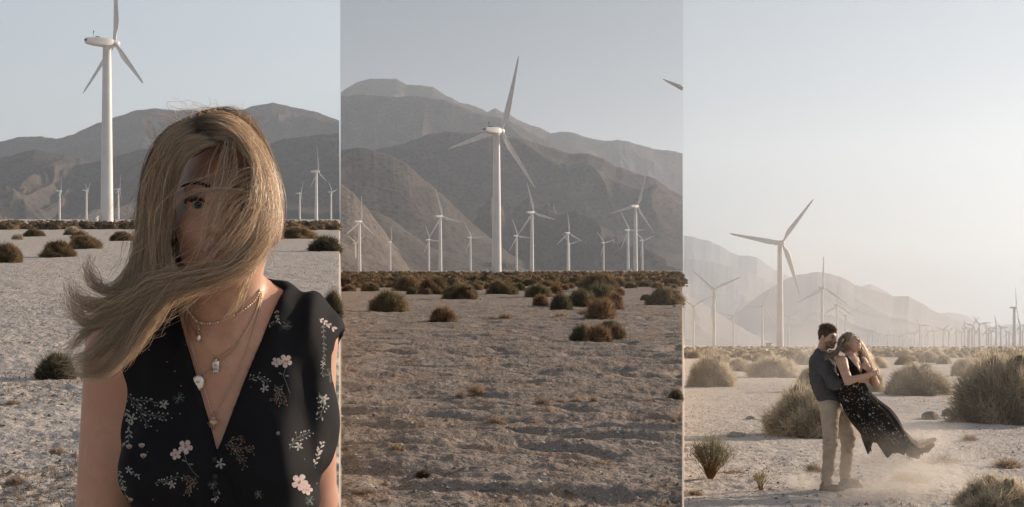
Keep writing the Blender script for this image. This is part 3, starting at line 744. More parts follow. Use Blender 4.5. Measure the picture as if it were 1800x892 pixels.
# broom-like plant with visible orange stems, lower left of the right view
def broom(px, py, wpx, hpx, n, label, seed, col0, col1):
    g = G(px, py); sc = g.y / F; rs = random.Random(seed); o = empty('broom_plant', g); tag(o, label, 'plant', 'stemmed plants by the couple')
    st = MB(); lf = MB(); Hh = hpx * sc; Ww = wpx * sc / 2
    for i in range(n):
        a = rs.uniform(0, 6.28); k = math.sqrt(rs.random())
        top = Vector((math.cos(a) * k * Ww, math.sin(a) * k * Ww, Hh * (.98 - .35 * k * k) * rs.uniform(.75, 1.05)))
        p = [Vector((math.cos(a) * .02, math.sin(a) * .02, 0))]
        p.append(Vector((top.x * .35, top.y * .35, top.z * .45)) + Vector((rs.gauss(0, .01), 0, 0))); p.append(top * .75 + Vector((0, 0, top.z * .05))); p.append(top)
        st.tube(p, [.0035, .0025, .0018, .001], seg=3, cap=False)
        for j in range(9):
            t = rs.uniform(.45, 1); q = p[1].lerp(top, (t - .3) / .7 if t > .3 else 0)
            dd = Vector((rs.gauss(0, 1) * .5, rs.gauss(0, 1) * .5, abs(rs.gauss(.7, .4)))).normalized() * Hh * rs.uniform(.08, .2)
            s_ = dd.cross(Vector((rs.random(), rs.random(), rs.random()))).normalized() * .0028
            lf.add([q - s_, q + s_, q + dd * .6 + s_, q + dd], [[0, 1, 2, 3]])
    link('stem', st.build('stem', mat('orange plant stem', col0, .8, trans=.2), False), o)
    link('foliage', lf.build('foliage', mat('grey green plant leaf', col1, .8, trans=.4, noise=(30, tuple(c * 1.7 for c in col1), 3)), False), o)
broom(1249, 843, 88, 80, 170, 'grey green bushy plant with orange stems fanning from one root', 1, (.30, .17, .07), (.17, .17, .11))
broom(1338, 863, 34, 40, 26, 'tiny yellowish sprig left of the man on pale sand', 2, (.34, .24, .11), (.27, .24, .13))

# ------------------------------------------------------------------ stones
M_stone = mat('pale desert stone', (.36, .33, .30), .9, noise=(6, (.24, .22, .20), 5), bump=(12, .6, .02), rnd=.25)
def stone_mesh(seed):
    rs = np.random.RandomState(seed); bm = bmesh.new(); bmesh.ops.create_icosphere(bm, subdivisions=3, radius=1)
    for v in bm.verts:
        p = v.co; n = float(fbm(p.x * 1.1 + seed, p.y * 1.1 + p.z * 1.3, 3)) * .28; v.co = p * (1 + n); v.co.z = max(v.co.z * .62, -.25)
    me = bpy.data.meshes.new('boulder'); bm.to_mesh(me); bm.free(); me.materials.append(M_stone)
    me.polygons.foreach_set('use_smooth', [True] * len(me.polygons)); return me
stones = [stone_mesh(i) for i in range(4)]
for i, (px, py, w, h, lab) in enumerate([(1636, 735, 32, 16, 'grey boulder half buried in sand between broad and giant shrubs'), (1668, 731, 24, 14, 'paler boulder at the left foot of the giant shrub'),
        (1292, 767, 30, 9, 'dark flat stone on sand left of the big feathery shrub'), (1320, 738, 20, 7, 'small dark stone above the flat one in the right view'),
        (846, 529, 8, 5, 'white stone at the right foot of a domed shrub below the great tower'), (1186, 540, 8, 5, 'white stone in front of the large dark dome at right'), (1135, 546, 7, 4, 'white stone left of the dark dome shadow'),
        (616, 664, 0, 0, None)]):
    if not lab: continue
    g = G(px, py); sc = g.y / F; o = link('boulder', stones[i % 4]); o.location = g; o.scale = (w * sc / 2, w * sc / 2, h * sc * 1.3); o.rotation_euler = (0, 0, i * 1.3)
    tag(o, lab, 'stone', 'stones on the sand')
def gravel(name, n, seed, r0, r1):
    rs = np.random.RandomState(seed)
    u = rs.uniform(-.40, .40, n); d = 1 / rs.uniform(1 / 46, 1 / 5.2, n); x = u * d
    keep = ~((np.abs(u - U1) < .003) | (np.abs(u - U2) < .003)) & (noise2(x * .5, d * .35) + rs.rand(n) * .9 > .15); x = x[keep]; d = d[keep]; n = len(x)
    z = ground(x, d); r = rs.uniform(r0, r1, n) * (1 + rs.rand(n) ** 6 * 2.4)
    base = np.array([[1, 0, 0], [.3, .95, 0], [-.8, .6, 0], [-.8, -.6, 0], [.3, -.95, 0], [.1, 0, .75]], float)
    a = rs.rand(n) * 6.28; ca, sa = np.cos(a), np.sin(a); B = base[None] * (1 + .25 * rs.randn(n, 6, 1)) * r[:, None, None]
    V = np.stack([B[..., 0] * ca[:, None] - B[..., 1] * sa[:, None] + x[:, None], B[..., 0] * sa[:, None] + B[..., 1] * ca[:, None] + d[:, None], B[..., 2] + z[:, None] - .002], -1)
    f = np.array([[i, (i + 1) % 5, 5] for i in range(5)]); Fc = (f[None] + (np.arange(n) * 6)[:, None, None]).reshape(-1, 3)
    c = np.array([[.40, .36, .32], [.22, .19, .17], [.52, .48, .44], [.28, .21, .16], [.12, .10, .09]])[rs.randint(0, 5, n)]
    o = link(name, mesh_np(name, V.reshape(-1, 3), Fc, [mat('gravel', (.5, .5, .5), .9, attr=True, spec=.1)], False, colors=np.repeat(c, 6, 0)))
    return tag(o, 'small stones and clods strewn over the sand', 'gravel', kind='stuff')
gravel('gravel', 60000, 3, .003, .010)
# short dry litter between the stones
rs = np.random.RandomState(9); n = 60000
u = rs.uniform(-.40, .40, n); d = 1 / rs.uniform(1 / 60, 1 / 6, n); x = u * d
keep = (fbm(x * .35 + 4, d * .22, 3) > .05) & (np.abs(u - U1) > .003) & (np.abs(u - U2) > .003); x = x[keep]; d = d[keep]; n = len(x)
p = np.stack([x, d, ground(x, d)], -1); dr = rs.randn(n, 3); dr[:, 2] = np.abs(dr[:, 2]) * .8; dr /= np.linalg.norm(dr, axis=1)[:, None]
sd = np.cross(dr, rs.randn(n, 3)); sd /= np.linalg.norm(sd, axis=1)[:, None]; l_ = rs.uniform(.02, .07, n)[:, None]; w_ = .0022 * (1 + d / 14)[:, None]
V = np.stack([p - sd * w_, p + sd * w_, p + dr * l_], 1).reshape(-1, 3); c = np.array(DRY)[rs.randint(0, 3, n)] * rs.uniform(.6, 1.1, (n, 1))
tag(link('dry_grass', mesh_np('dry_grass', V, np.arange(3 * n).reshape(-1, 3), [M_twig], False, colors=np.repeat(c, 3, 0))), 'short dry straw scattered over the sand', 'dry grass', kind='stuff')
# ------------------------------------------------------------------ smooth bodies (implicit surfaces turned into one mesh)
def smin(a, b, k):
    h = np.clip(.5 + .5 * (b - a) / k, 0, 1); return b + (a - b) * h - k * h * (1 - h)
def smax(a, b, k): return -smin(-a, -b, k)
def cap_(p, a, b, ra, rb):
    a = np.array(a, np.float32); b = np.array(b, np.float32); ab = b - a; t = np.clip(((p - a) @ ab) / max(ab @ ab, 1e-9), 0, 1)
    return np.linalg.norm(p - a - t[:, None] * ab, axis=1) - (ra + t * (rb - ra))
def ell_(p, c, r, M=None):
    q = p - np.array(c, np.float32)
    if M is not None: q = q @ M
    r = np.array(r, np.float32); k0 = np.linalg.norm(q / r, axis=1); k1 = np.linalg.norm(q / (r * r), axis=1)
    return k0 * (k0 - 1) / np.maximum(k1, 1e-6)
def sdf_mesh(name, f, lo, hi, h, mats, smooth_iter=2):
    lo = np.array(lo, np.float32); hi = np.array(hi, np.float32); B = 4
    nb = np.ceil((hi - lo) / (h * B)).astype(int) + 1; n = nb * B + 1
    ax = [lo[i] + (np.arange(nb[i]) + .5) * h * B for i in range(3)]
    Cc = np.stack(np.meshgrid(*ax, indexing='ij'), -1).reshape(-1, 3).astype(np.float32)
    v0 = f(Cc).reshape(nb)
    val = np.repeat(np.repeat(np.repeat(v0, B, 0), B, 1), B, 2); val = np.pad(val, ((0, 1),) * 3, mode='edge').astype(np.float32)
    act = np.abs(v0) < h * B * 1.9
    bi = np.argwhere(act); g = np.stack(np.meshgrid(*[np.arange(B + 1)] * 3, indexing='ij'), -1).reshape(-1, 3)
    for s in range(0, len(bi), 6000):
        ids = (bi[s:s + 6000, None, :] * B + g[None]).reshape(-1, 3)
        key = np.unique((ids[:, 0] * n[1] + ids[:, 1]) * n[2] + ids[:, 2])
        ids = np.stack([key // (n[1] * n[2]), (key // n[2]) % n[1], key % n[2]], -1)
        val[ids[:, 0], ids[:, 1], ids[:, 2]] = f((lo + ids * h).astype(np.float32))
    sg = val < 0
    c8 = [sg[i:n[0] - 1 + i, j:n[1] - 1 + j, k:n[2] - 1 + k] for i in (0, 1) for j in (0, 1) for k in (0, 1)]
    cnt = sum(c.astype(np.int8) for c in c8); cells = np.argwhere((cnt > 0) & (cnt < 8))
    idx = -np.ones(tuple(n - 1), np.int64); idx[cells[:, 0], cells[:, 1], cells[:, 2]] = np.arange(len(cells))
    acc = np.zeros((len(cells), 3)); num = np.zeros(len(cells))
    corners = [(i, j, k) for i in (0, 1) for j in (0, 1) for k in (0, 1)]
    cv = {c: val[cells[:, 0] + c[0], cells[:, 1] + c[1], cells[:, 2] + c[2]] for c in corners}
    for c in corners:
        for a in range(3):
            if c[a] == 0:
                d = list(c); d[a] = 1; d = tuple(d); va, vb = cv[c], cv[d]; m = (va < 0) != (vb < 0)
                t = np.where(m, va / np.where(m, va - vb, 1), 0); p = np.array(c, float)[None] + np.zeros((len(cells), 3)); p[:, a] = t
                acc[m] += p[m]; num[m] += 1
    P = lo + (cells + acc / num[:, None]) * h
    quads = []
    for a in range(3):
        b_, c_ = (a + 1) % 3, (a + 2) % 3
        s0 = [slice(1, -1)] * 3; s0[a] = slice(0, -1); s1 = list(s0); s1[a] = slice(1, None)
        A, Bq = sg[tuple(s0)], sg[tuple(s1)]; e = np.argwhere(A != Bq); off = np.array([1, 1, 1]); off[a] = 0; e = e + off
        flip = sg[e[:, 0], e[:, 1], e[:, 2]]
        q = []
        for db, dc in ((1, 1), (0, 1), (0, 0), (1, 0)):
            t = e.copy(); t[:, b_] -= db; t[:, c_] -= dc; q.append(idx[t[:, 0], t[:, 1], t[:, 2]])
        q = np.stack(q, -1); q[~flip] = q[~flip][:, ::-1]; quads.append(q)
    Q = np.concatenate(quads); Q = Q[(Q >= 0).all(1)]
    for _ in range(smooth_iter):
        s_ = np.zeros_like(P); w = np.zeros(len(P))
        for i in range(4):
            for j in (1, 3): np.add.at(s_, Q[:, i], P[Q[:, (i + j) % 4]]); np.add.at(w, Q[:, i], 1)
        P = P * .5 + .5 * s_ / np.maximum(w, 1)[:, None]
    return mesh_np(name, P, Q, mats, True)

def head_sdf(p, male=False):
    """head in its own frame: x to its left (viewer right when it faces you), -y the face, z up; chin -.115, crown +.112"""
    d = ell_(p, (0, .02, .028), (.075, .094, .086))
    d = smin(d, ell_(p, (0, -.028, -.028), (.0625, .062, .088)), .03)
    d = smin(d, ell_(p, (0, -.035, -.072), (.046 if not male else .053, .05, .042)), .025)
    d = smin(d, ell_(p, (0, -.074, -.100), (.021 if not male else .027, .017, .016)), .018)
    for s in (-1, 1):
        d = smin(d, ell_(p, (s * .038, -.060, -.035), (.024, .024, .022)), .02)
        d = smin(d, cap_(p, (s * .012, -.088, .017), (s * .046, -.070, .018), .009, .008), .015)
        d = smax(d, -ell_(p, (s * .032, -.098, -.004), (.0185, .020, .0125)), .012)
        d = smin(d, ell_(p, (s * .0765, .012, -.018), (.008, .018, .031)), .006)
        d = smin(d, cap_(p, (s * .017, -.0865, .0015), (s * .046, -.079, -.0005), .0056, .0050), .005)     # upper lid
        d = smin(d, cap_(p, (s * .019, -.084, -.0118), (s * .044, -.077, -.0105), .0044, .0038), .005)    # lower lid
    for s in (-1, 1): d = smax(d, -ell_(p, (s * .0320, -.0925, -.0055), (.0160, .0125, .0060)), .0015)      # opening of the lids
    d = smin(d, cap_(p, (0, -.088, .006), (0, -.105, -.034), .0075, .0105), .010)
    d = smin(d, ell_(p, (0, -.111, -.037), (.0105, .0095, .0085)), .006)
    for s in (-1, 1):
        d = smin(d, ell_(p, (s * .0125, -.098, -.042), (.0068, .010, .0068)), .005)
        d = smax(d, -ell_(p, (s * .0065, -.106, -.0485), (.0035, .0055, .004)), .003)
    d = smin(d, ell_(p, (0, -.082, -.066), (.026, .016, .018)), .012)
    d = smin(d, cap_(p, (-.019, -.090, -.0655), (0, -.0975, -.0635), .0035, .0052), .004); d = smin(d, cap_(p, (.019, -.090, -.0655), (0, -.0975, -.0635), .0035, .0052), .004)
    d = smin(d, cap_(p, (-.015, -.091, -.0755), (.015, -.091, -.0755), .0052, .0052), .005)
    d = smin(d, ell_(p, (0, -.096, -.0755), (.012, .005, .0055)), .005)
    d = smax(d, -ell_(p, (0, -.101, -.0700), (.024, .010, .0013)), .002)
    return d
def hand_prims(wrist, d, palm_n, s=1.0, curl=.5, side=1):
    """capsules of a hand: palm, four fingers, a thumb.  d = pointing direction, palm_n = palm normal (fingers curl towards it)"""
    w = Vector(wrist); d = Vector(d).normalized(); nrm = Vector(palm_n); nrm = (nrm - d * nrm.dot(d)).normalized(); x = d.cross(nrm) * side
    pr = []
    for k in (-.6, 0, .6): pr.append((w + d * .01 * s, w + d * .085 * s + x * .030 * k * s * 1.15, .016 * s, .013 * s))
    for i, (ln, off) in enumerate(((.070, .030), (.078, .010), (.072, -.010), (.056, -.029))):
        a = w + d * .088 * s + x * off * s; c = curl * (1 + .12 * i)
        dirs = [d]; 
        for t in (.5, 1.1, 1.5): dirs.append((d * math.cos(c * t) + nrm * math.sin(c * t)).normalized())
        seg = (.44, .31, .25)
        for j in range(3):
            b = a + dirs[j + 1] * ln * s * seg[j]; pr.append((a, b, (.0092 - .0009 * j) * s, (.0086 - .0010 * j) * s)); a = b
    a = w + d * .02 * s + x * .022 * s; b = w + d * .055 * s + x * .052 * s + nrm * .012 * s; c_ = w + d * .088 * s + x * .058 * s + nrm * .030 * s
    pr.append((a, b, .013 * s, .011 * s)); pr.append((b, c_, .0105 * s, .0085 * s))
    return pr
def rot_to_np(M): return np.array([[M[i][j] for j in range(3)] for i in range(3)], np.float32)
# ------------------------------------------------------------------ the woman close to the camera
M_skin = mat('tanned skin', (.57, .335, .23), .46, noise=[(9, (.52, .27, .19), 5, .42, .66), (55, (.50, .29, .20), 5, .5, .68), (240, (.46, .26, .18), 2, .64, .74)], bump=(420, .12, .0015), sss=.10, spec=.4)
M_hair_d = mat('dark blond hair', (.5, .5, .5), .30, attr=True, trans=.6, spec=.9)
M_dress = mat('black crepe dress', (.010, .010, .012), .8, bump=[(900, .25, .0006), (60, .2, .002)], spec=.15)
M_petal = mat('printed petal', (.50, .42, .40), .8, noise=(300, (.36, .24, .23), 3, .45, .7)); M_white_p = mat('printed white leaf', (.34, .335, .32), .8, noise=(300, (.2, .2, .2), 3, .45, .7))
M_orange_p = mat('printed orange dot', (.34, .14, .05), .8); M_green_p = mat('printed grey green stem', (.13, .15, .14), .8)
M_gold = mat('gold chain', (.66, .50, .34), .36, metal=1.0); M_silver = mat('pearly silver pendant', (.80, .76, .70), .28, metal=.85, bump=(700, .5, .001)); M_stone_p = mat('pink brown stone', (.45, .24, .18), .3)
M_eye_w = mat('eye white', (.36, .32, .30), .15); M_iris = mat('grey green iris', (.05, .06, .045), .1); M_pupil = mat('pupil', (.005, .005, .005), .05)
M_lip = mat('lip', (.36, .12, .10), .35, spec=.5); M_brow = mat('eyebrow', (.05, .032, .022), .8)

HC = Vector(((378 - 900) / F * 1.93, 2.0, EYE + (HOR - 361) / F * 1.93))       # head centre
HR = Euler((R(-2), R(3.5), R(8)), 'XYZ').to_matrix()                              # turned and tilted a little
HRn = rot_to_np(HR)
TC = Vector(((388 - 900) / F * 2.0, 2.05, 0))                                    # column of the trunk
gz = float(ground(TC.x, TC.y))
def P2(px, py, d): return W(px, py, d)
cx, cyy = TC.x, TC.y
sh_l = (cx - .165, cyy + .00, 1.462); sh_r = (cx + .106, cyy + .060, 1.460)
el_l = (cx - .196, cyy + .02, 1.17); wr_l = (cx - .185, cyy - .03, .93)
el_r = (cx + .104, cyy + .15, 1.20); wr_r = (cx + .085, cyy + .10, .95)
hl = hand_prims(wr_l, (.02, -.1, -1), (1, 0, 0), .95, .45, 1); hr = hand_prims(wr_r, (0, -.1, -1), (-1, 0, 0), .95, .45, -1)
def trunk(p, infl=0.0):
    d = ell_(p, (cx, cyy + .015, 1.335), (.150 + infl, .098 + infl, .185 + infl))                 # chest
    d = smin(d, cap_(p, (cx - .10, cyy + .01, 1.468), (cx + .085, cyy + .035, 1.478), .052 + infl, .050 + infl), .06)  # shoulders
    for s in (-1, 1): d = smin(d, ell_(p, (cx + s * .068, cyy - .062, 1.275), (.062 + infl, .052 + infl, .062 + infl)), .05)
    d = smin(d, ell_(p, (cx, cyy + .01, 1.13), (.125 + infl, .090 + infl, .15 + infl)), .06)       # waist
    d = smin(d, ell_(p, (cx, cyy + .02, .97), (.165 + infl, .115 + infl, .13 + infl)), .06)        # hips
    return d
def body_f(p):
    q = (p - np.array(HC, np.float32)) @ HRn
    d = head_sdf(q)
    nk = cap_(p, (HC.x - .004, HC.y + .022, HC.z - .075), (cx + .003, cyy + .015, 1.485), .0475, .0515)
    nk = smin(nk, cap_(p, (cx - .0, cyy + .02, 1.50), (cx - .11, cyy + .02, 1.478), .044, .040), .05)
    nk = smin(nk, cap_(p, (cx + .0, cyy + .02, 1.505), (cx + .10, cyy + .035, 1.485), .044, .040), .05)
    for s in (-1, 1): nk = smin(nk, cap_(p, (HC.x + s * .05, HC.y + .03, HC.z - .05), (cx + s * .012, cyy - .048, 1.470), .012, .010), .02)
    t = smin(trunk(p), nk, .035)
    for s in (-1, 1): t = smin(t, cap_(p, (cx + s * .018, cyy - .058, 1.462), (cx + s * .092, cyy - .012, 1.478), .0085, .006), .022)   # collar bones
    d = smin(d, t, .018)
    for sh, el, wr, hp in ((sh_l, el_l, wr_l, hl), (sh_r, el_r, wr_r, hr)):
        d = smin(d, cap_(p, sh, el, .047, .040), .04); d = smin(d, cap_(p, el, wr, .038, .026), .015)
        for a, b, ra, rb in hp: d = smin(d, cap_(p, a, b, ra, rb), .006)
    for s in (-1, 1):
        d = smin(d, cap_(p, (cx + s * .085, cyy + .01, .92), (cx + s * .08, cyy, gz + .50), .078, .055), .03)
        d = smin(d, cap_(p, (cx + s * .08, cyy, gz + .50), (cx + s * .08, cyy + .02, gz + .09), .052, .036), .02)
        d = smin(d, cap_(p, (cx + s * .08, cyy + .03, gz + .04), (cx + s * .09, cyy - .14, gz + .03), .034, .026), .02)
    return d
woman = empty('person', (cx, cyy, gz)); tag(woman, 'woman close up with blond hair blown across her face and a black floral dress', 'person', None)
def child(name, me, par=woman):
    o = link(name, me); o.parent = par; o.matrix_parent_inverse = Matrix.Translation(par.location).inverted(); return o
me_body = sdf_mesh('body', body_f, (cx - .34, cyy - .26, gz - .01), (cx + .30, cyy + .30, HC.z + .14), .0042, [M_skin, M_lip], 1)
# lips keep their own colour
co = np.zeros(len(me_body.vertices) * 3, np.float32); me_body.vertices.foreach_get('co', co); co = co.reshape(-1, 3)
q = (co - np.array(HC)) @ HRn
lipv = (np.abs(q[:, 0]) < .0225) & (q[:, 1] < -.080) & (np.abs(q[:, 2] + .0705) < .0105 * (1 - (np.abs(q[:, 0]) / .026) ** 2))
mi = np.zeros(len(me_body.polygons), np.int32); lv = np.zeros(len(me_body.loops), np.int32); me_body.loops.foreach_get('vertex_index', lv)
mi[lipv[lv.reshape(-1, 4)].all(1)] = 1; me_body.polygons.foreach_set('material_index', mi)
body_o = child('body', me_body)
bvh_body = BVHTree.FromPolygons([Vector(v) for v in co], lv.reshape(-1, 4).tolist())
def HP(x, y, z): return HC + HR @ Vector((x, y, z))
for s in (-1, 1):
    b = MB(); c = HP(s * .0315, -.0738, -.0050); b.sphere(c, .0122, 0, 24, 16)
    ir = MB()
    dirv = (HR @ Vector((-.05, -1, -.02))).normalized(); 
    def disc(mb, r0, r1, off, mi_):
        a = dirv.cross(Vector((0, 0, 1))).normalized(); bb = dirv.cross(a); rings = []
        for rr_, o_ in ((r0, off), (r1, off + .0004)):
            rings.append([c + dirv * o_ + a * math.cos(k * .2618) * rr_ + bb * math.sin(k * .2618) * rr_ for k in range(24)])
        mb.loft(rings, mi_)
    b = MB(); b.sphere(Vector((0, 0, 0)), .0122, 0, 72, 48)
    me_e = b.build('eye', [M_eye_w, M_iris, M_pupil])
    for pl in me_e.polygons:
        an = math.degrees(pl.center.normalized().angle(dirv)); pl.material_index = 2 if an < 15 else (1 if an < 28 else 0)
    eo = child('eye', me_e); eo.location = c
    # brow and lashes as fine hairs
    b = MB(); rb = random.Random(4 + s)
    for i in range(170):
        t = rb.random(); x = s * (.014 + .040 * t); z = .0195 + .0075 * math.sin(t * 2.4) - .004 * t + rb.gauss(0, .0013 * (1.2 - t)); y = -.0985 + .020 * t + .004 * t * t
        p0 = HP(x, y, z); hit = bvh_body.ray_cast(p0 + HR @ Vector((0, -.05, 0)), HR @ Vector((0, 1, 0)))
        if hit[0]: p0 = hit[0] - HR @ Vector((0, .0006, 0))
        p1 = p0 + HR @ Vector((s * .0065, .0003 if t < .5 else .002, .0028 - .004 * t)); b.tube([p0, p0.lerp(p1, .5) + HR @ Vector((0, -.0006, 0)), p1], [.00038, .0003, .0001], seg=3)
    child('eyebrow', b.build('eyebrow', M_brow))
    b = MB()
    for i in range(46):
        t = i / 45; x = s * (.0170 + .030 * t); z = -.0052 + .0060 * math.sin(t * math.pi) ** .8; y = -.0738 - math.sqrt(max(.0136 ** 2 - (abs(x) - .0315) ** 2 - (z + .005) ** 2, 0)) - .0006
        p0 = HP(x, y, z); ln = .008 + .003 * t; p1 = p0 + HR @ Vector((s * .004 * t, -.6 * ln, .15 * ln)); p2 = p1 + HR @ Vector((s * .002, -.2 * ln, .45 * ln)); b.tube([p0, p1, p2], [.0005, .0004, .0001], seg=3)
    xs = [HP(s * (.0160 + .032 * t), -.0738 - math.sqrt(max(.0140 ** 2 - (.0160 + .032 * t - .0315) ** 2, 1e-6)) - .0002, -.0052 + .0062 * math.sin(t * math.pi) ** .8) for t in np.linspace(0, 1, 14)]
    b.tube(xs, [.0006] + [.0012] * 12 + [.0006], seg=5)
    child('eyelash', b.build('eyelash', M_brow))
# dress --------------------------------------------------------------
def wedge(p):       # the V neck (negative inside)
    zb = EYE + (HOR - 797) / F * 1.93
    t = (p[:, 2] - zb); xc = (376 - 900) / F * 1.93
    xl = xc - .02 * 0 - t * .335 - .001; xr = xc + t * .345
    return np.maximum(np.maximum(xl - p[:, 0], p[:, 0] - xr), np.maximum(-t, p[:, 1] - (cyy + .01))) * .9
def dress_f(p):
    x = p[:, 0] - cx; z = p[:, 2]
    d = trunk(p, .008)
    d = smin(d, cap_(p, (cx - .145, cyy + .02, 1.462), (cx - .05, cyy + .02, 1.502), .052, .052), .03)
    d = smin(d, cap_(p, (cx + .110, cyy + .060, 1.464), (cx + .05, cyy + .03, 1.500), .058, .056), .02)
    fold = .0055 * np.sin(x * 58 + 4 * np.sin(z * 9)) * sstep(1.44, 1.15, z) + .0045 * fbm(p[:, 0] * 11 + z * 4, z * 3 + p[:, 1] * 6, 3) + .0022 * np.sin(x * 150 + 5 * np.sin(z * 7)) * sstep(1.36, 1.50, z)
    fold = fold + .004 * np.sin((x - .115) * 110 + z * 12) * np.exp(-((x - .125) / .035) ** 2)
    # long skirt
    t = np.clip((.95 - z) / (.95 - gz - .12), 0, 1); a = np.arctan2(p[:, 1] - cyy, x); rr_ = np.hypot(x / 1.1, p[:, 1] - cyy)
    sk = (rr_ - (.145 + .17 * t + .018 * t * np.sin(a * 13 + 1.5 * np.sin(a * 3)))) * .85
    sk = np.maximum(sk, np.maximum(z - 1.0, gz + .12 - z)); sk = np.maximum(sk, -(np.maximum((rr_ - (.125 + .165 * t + .018 * t * np.sin(a * 13 + 1.5 * np.sin(a * 3)))) * .85, z - .9)))
    d = smin(d - .003, sk, .03)
    wr = .004 * np.sin((x * .8 + z) * 95 + 5 * np.sin(x * 22)) * np.exp(-((z - 1.20) / .07) ** 2) + .003 * np.sin((x * 1.4 - z) * 80) * np.exp(-(((x + .13) / .05) ** 2 + ((z - 1.33) / .07) ** 2))
    d = d - fold - wr
    for sh, el, r in ((sh_l, el_l, .0585), (sh_r, el_r, .052)):   # armholes
        o = np.array([-.030 if sh is sh_l else .062, 0, 0]); d = smax(d, -cap_(p, np.array(sh) + o + np.array([0, 0, .06 if sh is sh_l else -.035]), np.array(el) + o * .9, r, r * .80), .004)
    d = smax(d, -wedge(p), .004)
    d = smax(d, -(cap_(p, (HC.x, HC.y + .02, HC.z - .07), (cx, cyy + .015, 1.50), .060, .066)), .004)
    return d
me_dress = sdf_mesh('dress', dress_f, (cx - .36, cyy - .36, gz + .05), (cx + .36, cyy + .36, 1.60), .0045, [M_dress, M_petal, M_white_p, M_orange_p, M_green_p], 2)
dc = np.zeros(len(me_dress.vertices) * 3, np.float32); me_dress.vertices.foreach_get('co', dc); dc = dc.reshape(-1, 3)
dl = np.zeros(len(me_dress.loops), np.int32); me_dress.loops.foreach_get('vertex_index', dl); dl = dl.reshape(-1, 4)
bvh_dress = BVHTree.FromPolygons([Vector(v) for v in dc], dl.tolist())
eye_v = Vector((0, 0, EYE))
def on(bvh, px, py, off=.0006):
    d_ = (W(px, py, 1) - eye_v).normalized(); h = bvh.ray_cast(eye_v + d_ * 1.2, d_)
    if h[0] is None or h[3] > 1.3: return None
    return h[0] - d_ * off
PV = []; PF3 = []; PI = []
def poly(pts, m, off=.0007):
    """a small patch of print following the cloth; pts in photograph pixels, fan from the centre"""
    cxp = sum(p[0] for p in pts) / len(pts); cyp = sum(p[1] for p in pts) / len(pts)
    V_ = [on(bvh_dress, cxp, cyp, off)] + [on(bvh_dress, p[0], p[1], off) for p in pts]
    if any(v is None for v in V_): return
    if max((v - V_[0]).length for v in V_) > .03: return
    b0 = len(PV); PV.extend(V_)
    for k in range(len(pts)): PF3.append([b0, b0 + 1 + k, b0 + 1 + (k + 1) % len(pts)]); PI.append(m)
rp_ = random.Random(12)
def petal(x, y, a, l, w, m, off=.0007, tip=1.0):
    ca, sa = math.cos(a), math.sin(a); pts = []
    for t, ww in ((0, .12), (.35, .75), (.7, 1.0 * tip), (.93, .72 * tip), (1, .0), (.93, -.72 * tip), (.7, -1.0 * tip), (.35, -.75), (0, -.12)):
        pts.append((x + ca * l * t - sa * w * ww, y + sa * l * t + ca * w * ww))
    poly(pts, m, off)
def flower(x, y, r, m=1, n=5, a0=None):
    a0 = rp_.random() * 6 if a0 is None else a0
    for k in range(n): petal(x, y, a0 + k * 2 * math.pi / n, r, r * .36, m)
    for k in range(7): dot(x + rp_.gauss(0, r * .13), y + rp_.gauss(0, r * .13), r * .1, 3, .0013)
def dot(x, y, r, m, off=.0008): poly([(x + r * math.cos(k * 1.047), y + r * math.sin(k * 1.047)) for k in range(6)], m, off)
def star(x, y, r, m=2):
    a0 = rp_.random() * 6
    for k in range(5): petal(x, y, a0 + k * 1.257 + rp_.gauss(0, .12), r, r * .2, m)
    dot(x, y, r * .16, 3, .0013)
def line(pts, w, m):
    for (x0, y0), (x1, y1) in zip(pts[:-1], pts[1:]):
        L_ = math.hypot(x1 - x0, y1 - y0) + 1e-6; nx, ny = -(y1 - y0) / L_ * w, (x1 - x0) / L_ * w; k = max(1, int(L_ / 6))
        for i in range(k):
            a, b = i / k, (i + 1) / k
            poly([(x0 + (x1 - x0) * a + nx, y0 + (y1 - y0) * a + ny), (x0 + (x1 - x0) * b + nx, y0 + (y1 - y0) * b + ny), (x0 + (x1 - x0) * b - nx, y0 + (y1 - y0) * b - ny), (x0 + (x1 - x0) * a - nx, y0 + (y1 - y0) * a - ny)], m)
def sprig(pts, kind, m_end, br=6, ln=9, end=1.5, stem=4):
    line(pts, .38, stem)
    for (x0, y0), (x1, y1) in zip(pts[:-1], pts[1:]):
        L_ = math.hypot(x1 - x0, y1 - y0); k = max(1, int(L_ / br)); ba = math.atan2(y1 - y0, x1 - x0)
        for i in range(k):
            for sgn in (-1, 1):
                t = (i + rp_.random()) / k; x, y = x0 + (x1 - x0) * t, y0 + (y1 - y0) * t; a = ba + sgn * rp_.uniform(.5, 1.0); l_ = ln * rp_.uniform(.6, 1.1)
                if kind == 'berry': ex, ey = x + math.cos(a) * l_, y + math.sin(a) * l_; line([(x, y), (ex, ey)], .3, stem); dot(ex, ey, end, m_end)
                else: petal(x, y, a, l_, end, m_end)
def tulip(x, y, r, a=-1.57):
    for k in (-.5, 0, .5): petal(x, y, a + k, r, r * .28, 2)
    for k in (-.25, .25): petal(x, y, a + k, r * .55, r * .2, 3, .0012)
for x, y, r in ((486, 637, 9), (502, 635, 12), (309, 799, 10), (326, 786, 13), (527, 848, 15), (540, 861, 10)): flower(x, y, r)
for x, y, r in ((232, 736, 10), (288, 711, 9), (465, 683, 8), (387, 815, 10), (525, 785, 8), (238, 614, 7), (302, 852, 8), (569, 702, 10), (226, 826, 7), (213, 862, 6), (568, 640, 5), (489, 762, 4)): star(x, y, r)
for x, y in ((215, 786), (227, 790), (249, 788), (252, 806), (444, 605), (442, 622), (216, 880), (228, 884)): tulip(x, y, 9)
sprig([(217, 688), (221, 722), (228, 752), (226, 780)], 'leaf', 2, 9, 9, 1.5)
